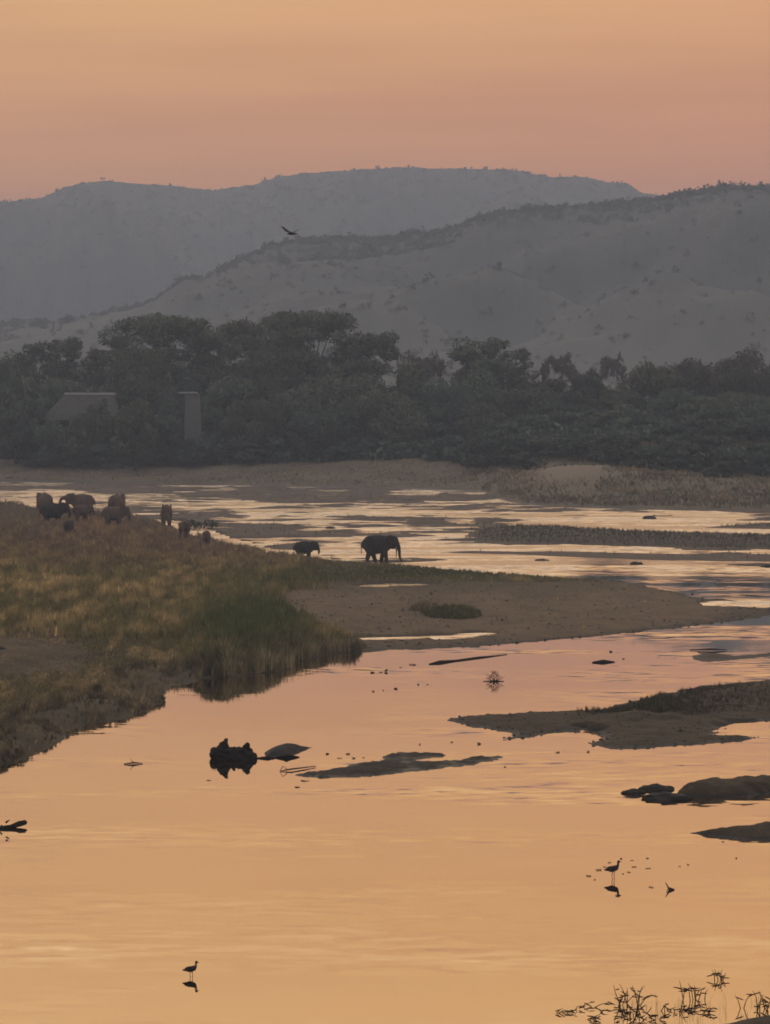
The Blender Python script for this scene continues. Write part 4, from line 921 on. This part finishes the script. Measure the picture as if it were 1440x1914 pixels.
# bush near the herd, low shrub on the sandbar
def shrub(px, py, w, h, label, m, seed, twigs=0):
    x, y = [float(v) for v in gnd(px, py, .3)]; z = max(float(bank_h(np.array([x]), np.array([y]))[0]), -.05)
    o = thing('shrub', (x, y, z), label, 'shrub', 'low shrubs by the water'); rng_ = np.random.default_rng(seed)
    cl = np.array([(rng_.uniform(-.42, .42) * w, rng_.uniform(-.3, .3) * w, rng_.uniform(.15, .6) * h * (1), w * .13, w * .13, h * .22) for _ in range(12)])
    P, O = clump_leaves(cl, 90, rng_); kz = P[:, 2] > .02; P, O = P[kz], O[kz]; V, F = cards(P, .2, rng_, 0, 2.0); obj('foliage', mesh_np('foliage', V, F, False, {'outward': np.repeat(O, 4, 0)}), m, o)
    st = MB()
    for c in cl: st.tube([(c[0] * .3, c[1] * .3, -.1), (c[0] * .7, c[1] * .7, c[2] * .6), tuple(c[:3] + np.array((0, 0, h * rng_.uniform(.1, .4))))], [.05, .035, .012], 5)
    obj('stem', st.mesh('stem'), m_bark, o)
shrub(372, 984, 5.2, 1.5, 'grey-green bush at the water right of the tall viewer-facing elephant', m_leaf_dark, 1)
def tussock(px, py, wpx, dpx, h, label, tint, seed, n=420):
    rg_ = np.random.default_rng(seed); a = rg_.uniform(0, 6.28, n); r_ = np.sqrt(rg_.uniform(0, 1, n)); X, Y = gnd(px + wpx * .5 * r_ * np.cos(a), py + dpx * .5 * r_ * np.sin(a), .3)
    Z = bank_h(X, Y); x0, y0 = [float(v) for v in gnd(px, py, .3)]; z0 = float(bank_h(np.array([x0]), np.array([y0]))[0])
    o = thing('grass_tussock', (x0, y0, z0), label, 'grass patch', 'grass patches on the sandbar')
    me = grass_mesh('blades', np.stack([X - x0, Y - y0, Z - z0 - .03], 1), h * (1.15 - r_ * .7) * rg_.uniform(.7, 1.2, n), np.tile(np.array(tint), (n, 1)), seed, 8, .05, .55); obj('blades', me, m_grass, o)
tussock(845, 1148, 110, 16, .85, 'low green grass patch growing alone on the bare sandbar', (.095, .092, .034), 2)
tussock(797, 1140, 60, 12, .80, 'paler wispy grass patch at the left end of the green sandbar patch', (.150, .118, .055), 3, 150)

# ================================================================== ROCKS, WOOD, WEEDS
def blob_rock(seed, flat=.5):
    bm = bmesh.new(); bmesh.ops.create_icosphere(bm, subdivisions=4, radius=1.0); rg_ = np.random.default_rng(seed); off = rg_.uniform(0, 50, 3)
    V = np.array([v.co for v in bm.verts]); n = fbm(V[:, 0] * 1.3 + off[0], V[:, 1] * 1.3 + V[:, 2] * .9 + off[1], seed, 4, .55)
    n2 = fbm(V[:, 0] * 4 + off[1], V[:, 2] * 4 + V[:, 1] * 3 + off[2], seed + 9, 3)
    for v, k, q in zip(bm.verts, n, n2): v.co *= 1 + .6 * k + .14 * q
    me = bpy.data.meshes.new('rock'); bm.to_mesh(me); bm.free(); me.polygons.foreach_set('use_smooth', np.full(len(me.polygons), True)); return me
def rock(px0, px1, py0, py1, label, m=m_rock, seed=0, depth=.8, group='rocks in the river'):
    """a rock standing in the water between these columns, its foot on the lower row"""
    xa, y = [float(v) for v in gnd(px0, py1)]; xb, _ = [float(v) for v in gnd(px1, py1)]; w = (xb - xa) / 2; h = (py1 - py0) * y / FPX
    o = obj('rock', blob_rock(seed), m); o.location = ((xa + xb) / 2, y + w * depth * .6, 0); o.scale = (w, w * depth, h * .55); return tag(o, label, 'rock', group)
rock(1200, 1257, 1459, 1478, 'round-backed rock at the left end of the long mud ridge', m_rock, 2, .6)
rock(1165, 1207, 1471, 1484, 'smallest flat rock at the tip of the right rock chain', m_rock, 3, .5)
rock(1203, 1288, 1474, 1495, 'low slab rock in front of the long mud ridge', m_rock, 4, .5)
rock(1203, 1229, 961, 970, 'boulder in the bright far channel below the sandy rise', m_rock, 5)
rock(1178, 1202, 1046, 1055, 'small dark boulder in the channel right of the lone elephant', m_rock, 6)
rock(535, 560, 979, 986, 'reddish dark rock breaking the far rapids above the calf', m_rock, 7)
rock(607, 627, 982, 988, 'smallest dark rock breaking the rapids left above the lone elephant', m_rock, 8)
rock(1000, 1025, 1042, 1048, 'dark pebble-like rock in the channel right of the lone elephant\'s trunk', m_rock, 9)
rock(1420, 1450, 1052, 1060, 'dark rock at the right edge in the bright channel', m_rock, 10)
rock(0, 40, 886, 900, 'pale rounded boulder on the far shore at the left edge', m_stone_grey, 11)
rock(1130, 1165, 1082, 1089, 'small dark stone on the tip of the elephants\' spit', m_rock, 12)
rock(-15, 12, 1246, 1262, 'dark stone on the trampled bank at the left edge', m_rock, 13).location.z = 1.5
rock(8, 24, 1226, 1236, 'small dark stone higher on the trampled bank', m_rock, 14).location.z = 1.5

def root_stump():
    x, y = [float(v) for v in gnd(436, 1418)]
    b = MB(); b.ell((0, 0, .0), (1.08, .7, .50)); b.box((-.80, -.45, 0), (.62, .45, .50)); b.ell((-.78, 0, .25), (.34, .45, .34)); b.ell((.70, 0, .16), (.42, .45, .34))
    b.tube([(-.62, 0, .3), (-.52, 0, .62), (-.36, 0, .86), (-.26, 0, 1.02)], [.34, .22, .13, .05], 7); b.tube([(-.36, .1, .4), (-.30, .05, .66)], [.2, .08], 6)
    b.tube([(.50, 0, .35), (.64, 0, .58), (.72, 0, .76)], [.24, .15, .09], 7); b.tube([(.05, -.1, .4), (.02, -.1, .60)], [.22, .08], 6); b.tube([(.30, .15, .4), (.33, .15, .57)], [.15, .06], 6)
    for k in range(7):
        a = random.uniform(0, 6.28); q = random.uniform(.5, .9); b.tube([(q * .8 * math.cos(a), .5 * math.sin(a), .1), (q * 1.2 * math.cos(a), .8 * math.sin(a), random.uniform(-.05, .25))], [.14, .06], 6)
    me = b.fused('stump', .045, 0); V = np.array([v.co for v in me.vertices]); n = .16 * fbm(V[:, 0] * 4, V[:, 2] * 6 + V[:, 1] * 3, 3, 4, .65)
    for v, k in zip(me.vertices, n): v.co += v.normal * float(k)
    o = obj('tree_stump', me, m_deadwood); o.location = (x, y, -.04); tag(o, 'black root stump with two pointed knobs standing in calm water', 'stump')
root_stump()
def drift(name, pts, rad, label, cat, twigs=(), m=m_deadwood):
    """driftwood along photo points on the water"""
    P = []
    for px, py, z in pts:
        x, y = gnd(px, py, 0); P.append(Vector((float(x), float(y), z)))
    c = P[0].copy(); c.z = 0; o = thing(name, c, label, cat)
    b = MB(); b.tube([p - c for p in P], rad, 8); tm = b.fused('trunk', max(.02, min(rad) * .6), 1) if False else b.mesh('trunk'); obj('trunk', tm, m, o)
    for tw in twigs:
        q = MB(); q.tube([Vector(p) for p in tw[0]], tw[1], 6); obj('twig', q.mesh('twig'), m, o)
    return o
drift('driftwood_log', [(803, 1242, .01), (822, 1239, .06), (850, 1236, .03), (895, 1230, .04), (948, 1224, .01)], [.05, .10, .06, .06, .02], 'thin dark driftwood log lying slantwise below the sandbar', 'log')
drift('driftwood_branch', [(-40, 1552, .01), (0, 1549, .02), (20, 1548, .05), (36, 1547, .15), (48, 1546, .19), (51, 1546, .18)], [.09, .08, .09, .12, .10, .03], 'black driftwood branch with a raised end entering from the left edge', 'branch', [([(.95, 0, .2), (.8, 0, .0), (.75, -.3, -.05)], [.04, .03, .01]), ([(1.1, 0, .3), (1.25, 0, .42)], [.05, .015])])
drift('driftwood_stick', [(232, 1429, .02), (250, 1428, .06), (267, 1428, .02)], [.02, .04, .015], 'lone thin stick afloat left of the black stump', 'stick', [([(.45, 0, .05), (.3, 0, .28)], [.02, .008])])
drift('driftwood_stick', [(480, 1418, .02), (500, 1418, .06), (515, 1418, .02)], [.03, .06, .02], 'short dark stick touching the water right of the black stump', 'stick')
drift('driftwood_stick', [(515, 1417, .02), (536, 1417, .10), (560, 1416, .02)], [.03, .11, .02], 'thicker dark stick under the grey mud hump', 'stick')
drift('driftwood_stick', [(525, 1442, .02), (545, 1441, .08), (590, 1434, .04)], [.02, .04, .02], 'bent twig at the left tip of the mud flat', 'stick', [([(.3, 0, .08), (.1, 0, .25), (-.1, 0, -.1)], [.02, .02, .01])])
drift('driftwood_stick', [(1290, 1216, .05), (1330, 1217, .12), (1360, 1216, .05)], [.03, .07, .02], 'dark stick on the far side of the low mud bar', 'stick')
drift('driftwood_stick', [(1108, 1239, .02), (1128, 1238, .08), (1150, 1238, .02)], [.05, .10, .03], 'short dark stick afloat left of the low mud bar', 'stick')
def twig_bush(px, py, w, label):
    x, y = [float(v) for v in gnd(px, py)]; o = thing('drowned_branch', (x, y, 0), label, 'branch'); rg_ = np.random.default_rng(5)
    q = MB(); q.tube([(-w * .5, 0, .02), (0, 0, .04), (w * .45, 0, .02)], [.015, .04, .015], 6); obj('trunk', q.mesh('trunk'), m_deadwood, o)
    for k in range(11):
        a = R(20 + 140 * k / 10); L = w * rg_.uniform(.35, .6); q = MB()
        m1 = (L * .5 * math.cos(a) * 1.2, rg_.normal() * .1, L * .65 * math.sin(a)); m2 = (L * .8 * math.cos(a), rg_.normal() * .15, L * 1.0 * math.sin(a)); q.tube([(rg_.uniform(-.2, .2), 0, 0), m1, m2], [.022, .016, .008], 5)
        for j in range(2): q.tube([m1, (m1[0] + rg_.normal() * .2, m1[1], m1[2] + .2)], [.012, .006], 4)
        obj('twig', q.mesh('twig'), m_deadwood, o)
twig_bush(924, 1274, 1.35, 'leafless drowned branch fanning out of the calm water above the mud island')
# floating weed
def weed_mesh(seed, stems=5):
    rg_ = np.random.default_rng(seed); q = MB()
    for k in range(stems):
        a = rg_.uniform(0, 6.28); L = rg_.uniform(.3, .5); q.ell((math.cos(a) * L * .5, math.sin(a) * L * .5, rg_.uniform(.02, .12)), (L * .55, .09, .05), 8, 5, (a, 'Z'))
    return q.mesh('weed')
WEED = [weed_mesh(k) for k in range(5)]
DIRS = ['right', 'lower right', 'below', 'lower left', 'left', 'upper left', 'above', 'upper right']
def weed_label(px, py, wpx, hpx, cx, cy, what):
    dx, dy = px - cx, py - cy; k = DIRS[int(round(math.atan2(dy * 1.6, dx) / (math.pi / 4))) % 8]; d = math.hypot(dx, dy * 1.6)
    far = 'right' if d < 24 else 'close' if d < 42 else 'a little' if d < 75 else 'well' if d < 125 else 'far out' if d < 180 else 'farthest'
    size = 'thin' if hpx < wpx * .22 else 'roundish' if hpx > wpx * .5 else 'small'
    pos = {'below': 'below', 'above': 'above', 'left': 'to the left of', 'right': 'to the right of'}.get(k, 'to the ' + k + ' of')
    return '%s dark weed scrap afloat %s %s %s' % (size, far, pos, what)
def weed(px, py, wpx, hpx, label, group, i=0):
    x, y = [float(v) for v in gnd(px, py)]; o = obj('floating_weed', WEED[i % 5], m_weed); s = wpx * y / FPX
    o.location = (x, y, 0); o.scale = (s, s * .8, max(.12, hpx * y / FPX / .36)); o.rotation_euler = (0, 0, random.uniform(0, 6.28)); tag(o, label, 'water weed', group)
wl = 'dark scrap of weed afloat around the wading bird'
for i, (a, b, w, h) in enumerate([(1160, 1606, 15, 4), (1140, 1613, 9, 4), (1131, 1621, 10, 3), (1121, 1627, 18, 5), (1101, 1638, 12, 4), (1111, 1645, 10, 3), (1186, 1621, 12, 4), (1211, 1605, 8, 4), (1213, 1624, 16, 3),
                                  (1176, 1631, 9, 3), (1166, 1634, 7, 3), (1271, 1620, 7, 3), (1287, 1617, 7, 5), (1218, 1659, 15, 4), (1153, 1675, 7, 5), (1376, 1605, 7, 5), (1352, 1574, 8, 4), (1182, 1609, 10, 2)]):
    weed(a, b, w, h, weed_label(a, b, w, h, 1146, 1630, 'the wading bird'), 'weed scraps around the wading bird', i)
for i, (a, b, w, h) in enumerate([(697, 1258, 10, 6), (712, 1257, 8, 4), (723, 1256, 10, 12), (750, 1248, 10, 3), (698, 1293, 8, 5), (716, 1291, 7, 4), (740, 1288, 14, 8), (783, 1280, 9, 5), (800, 1280, 7, 3), (772, 1243, 16, 4), (1143, 1219, 8, 6), (1166, 1232, 7, 5)]):
    weed(a, b, w, h, weed_label(a, b, w, h, 924, 1265, 'the drowned branch') if a > 765 else weed_label(a, b, w, h, 830, 1268, 'the driftwood log'), 'weed scraps below the sandbar', i)
for i, (a, b, w, h) in enumerate([(613, 1410, 9, 6), (651, 1410, 9, 7), (661, 1418, 10, 6), (635, 1418, 14, 3), (680, 1417, 8, 3), (786, 1392, 8, 6), (845, 1388, 9, 5), (896, 1391, 10, 8), (1045, 1407, 24, 4), (1100, 1406, 12, 6), (557, 1472, 13, 4), (390, 1459, 18, 2), (570, 1460, 26, 3), (945, 1434, 14, 3)]):
    weed(a, b, w, h, weed_label(a, b, w, h, 735, 1432, 'the dark mud flat'), 'weed scraps around the mud flat', i)
def sprig(px, py, wpx, hpx, label, seed, nst=7):
    """tangle of dark leafy stems standing out of shallow water"""
    x, y = [float(v) for v in gnd(px, py)]; k = y / FPX; w, h = wpx * k, hpx * k; rg_ = np.random.default_rng(seed)
    o = thing('water_plant', (x, y, 0), label, 'water plant', 'dark water plants in the lower right corner')
    for j in range(nst):
        q = MB(); bx = rg_.uniform(-.45, .45) * w; tx = bx + rg_.uniform(-.3, .3) * w; tz = h * rg_.uniform(.35, 1); by = rg_.uniform(-.3, .3) * w
        q.tube([(bx, by, -.05), ((bx + tx) / 2 + rg_.normal() * .03, by, tz * .65), (tx, by + rg_.normal() * .08, tz)], [.016, .012, .006], 5); st = obj('stem', q.mesh('stem'), m_weed, o)
        for l in range(rg_.integers(0, 4)):
            f = rg_.uniform(.3, 1); a = rg_.uniform(-.5, .5); s = 1 if rg_.uniform() < .5 else -1; L = rg_.uniform(.06, .15); q = MB()
            q.ell((0, 0, 0), (L, .021, .018), 8, 6); lf = obj('leaf', q.mesh('leaf'), m_weed, st); lf.location = (bx + (tx - bx) * f + s * L * .7, by, max(.03, tz * f)); lf.rotation_euler = (0, a, rg_.uniform(-.8, .8))
sprig(1170, 1880, 90, 45, 'tangled dark water plant, leftmost of the big ones in the lower right corner', 1, 12)
sprig(1190, 1897, 55, 24, 'small dark water plant just in front of the leftmost tangle', 2, 7)
sprig(1297, 1868, 50, 40, 'dark upright water plant in the middle of the corner group', 3, 9)
sprig(1338, 1832, 30, 22, 'small star-shaped water plant farthest up the corner group', 4, 6)
sprig(1415, 1888, 62, 42, 'dark water plant at the right edge above the muddy corner', 5, 10)
sprig(1262, 1892, 60, 16, 'low row of floating leaves left of the muddy corner', 6, 8)
sprig(1320, 1893, 40, 12, 'flat pair of leaves beside the muddy corner', 7, 4)
sprig(1110, 1908, 40, 10, 'small flat water plant at the bottom edge, left of the tangle', 8, 4)
sprig(1214, 1908, 40, 10, 'small flat water plant at the bottom edge under the tangle', 9, 4)
sprig(1080, 1888, 120, 10, 'faint sunken weed patch left of the tangled plant', 10, 8)
n = 70; ax, ay = gnd(rng.uniform(1150, 1440, n), rng.uniform(1875, 1920, n)); P_r = np.stack([ax, ay, np.full(n, -.05)], 1)
grass('thin_reeds', P_r, rng.uniform(.25, .55, n), np.tile(np.array((.10, .07, .04)), (n, 1)), 16, 2, .010, .25)

# ================================================================== BIRDS
def wader(px, py, h, label, face=1, legs=.14, level=0.0, pale=True):
    x, y = [float(v) for v in gnd(px, py)]; o = thing('wading_bird', (x, y, 0), label, 'bird', 'birds', 0 if face > 0 else math.pi); s = h / .40
    b = MB(); z0 = legs + .085
    b.ell((0, 0, z0), (.125, .07, .072), rot=(-.22, 'Y')); b.ell((.06, 0, z0 + .02), (.075, .062, .068)); b.tube([(-.06, 0, z0 - .005), (-.15, 0, z0 - .02), (-.21, 0, z0 - .025)], [.055, .032, .012], 8)
    b.tube([(.10, 0, z0 + .04), (.125, 0, z0 + .10), (.125, 0, z0 + .16)], [.042, .028, .026], 8); b.ell((.135, 0, z0 + .175), (.036, .03, .031)); b.tube([(.155, 0, z0 + .172), (.21, 0, z0 + .160)], [.014, .005], 6)
    body = b.fused('body', .009, 2)
    c = obj('body', body, m_feather, o); c.scale = (s, s, s)
    for k, sx in enumerate((-1, 1)):
        q = MB(); q.tube([(.02 + .02 * sx, .025 * sx, z0 - .03), (.005 + .03 * sx, .025 * sx, legs * .5), (.02 + .02 * sx, .025 * sx, -.02)], [.010, .007, .008], 6); l = obj('leg', q.mesh('leg'), m_billleg, o); l.scale = (s, s, s)
        q = MB(); q.ell((-.03, .062 * sx, z0 + .012), (.13, .018, .05), 10, 7, (-.15, 'Y')); w = obj('wing', q.mesh('wing'), m_feather, o); w.scale = (s, s, s)
    if pale:
        q = MB(); q.tube([(.118, 0, z0 + .085), (.128, 0, z0 + .135)], [.0325, .0295], 10); l = obj('neck_band', q.mesh('neck_band'), m_feather_pale, o); l.scale = (s, s, s)
wader(357, 1826, .50, 'dark bird with a pale neck standing in the open water at lower left', 1, .10)
wader(1146, 1643, .62, 'dark long-legged bird wading among weed scraps at lower right', 1, .15, pale=False)
def flier(px, py, Y, span, label):
    p = at(px, py, Y); o = thing('flying_bird', p, label, 'bird', 'birds', 0)
    b = MB(); b.ell((0, 0, 0), (.20, .06, .055)); b.tube([(.15, 0, .01), (.24, 0, .015), (.30, 0, .01)], [.045, .035, .01], 8); b.tube([(-.12, 0, 0), (-.28, 0, .0)], [.05, .015], 8)
    obj('body', b.fused('body', .014, 2), m_feather, o)
    for tip, mid in (((-.52, -.35, .36), (-.22, -.22, .12)), ((.30, .45, .20), (.12, .22, .10))):
        q = MB(); r0, r1 = Vector((.10, 0, .02)), Vector((-.08, 0, .02)); M = Vector(mid); T = Vector(tip)
        V = [r0, r1, M + Vector((.06, 0, .02)), M + Vector((-.12, 0, 0)), T + Vector((.05, 0, .01)), T + Vector((-.05, 0, 0))]; V = [tuple(v) for v in V] + [tuple(v + Vector((0, 0, .012))) for v in V]
        q.add(V, [(0, 1, 3, 2), (2, 3, 5, 4), (8, 9, 7, 6), (10, 11, 9, 8), (0, 2, 8, 6), (2, 4, 10, 8), (1, 7, 9, 3), (3, 9, 11, 5), (4, 5, 11, 10), (0, 6, 7, 1)]); obj('wing', q.mesh('wing', False), m_feather_grey, o)
flier(546, 437, 170, 1.2, 'dark bird with raised grey wings flying in front of the hills')
def low_flier(px, py, label):
    x, y = [float(v) for v in gnd(px, py)]; o = thing('forked_twig', (x, y, 0), label, 'twig'); q = MB()
    q.tube([(.18, 0, .02), (0, 0, .05), (-.04, 0, .05)], [.02, .05, .03], 6); obj('stem', q.mesh('stem'), m_deadwood, o)
    for dz, dy in ((.24, 0), (.0, -.45)):
        q = MB(); q.tube([(-.02, 0, .05), (-.14, dy, .03 + dz)], [.03, .012], 6); obj('twig', q.mesh('twig'), m_deadwood, o)
low_flier(1252, 1664, 'three-pronged dark twig afloat right of the wading bird')
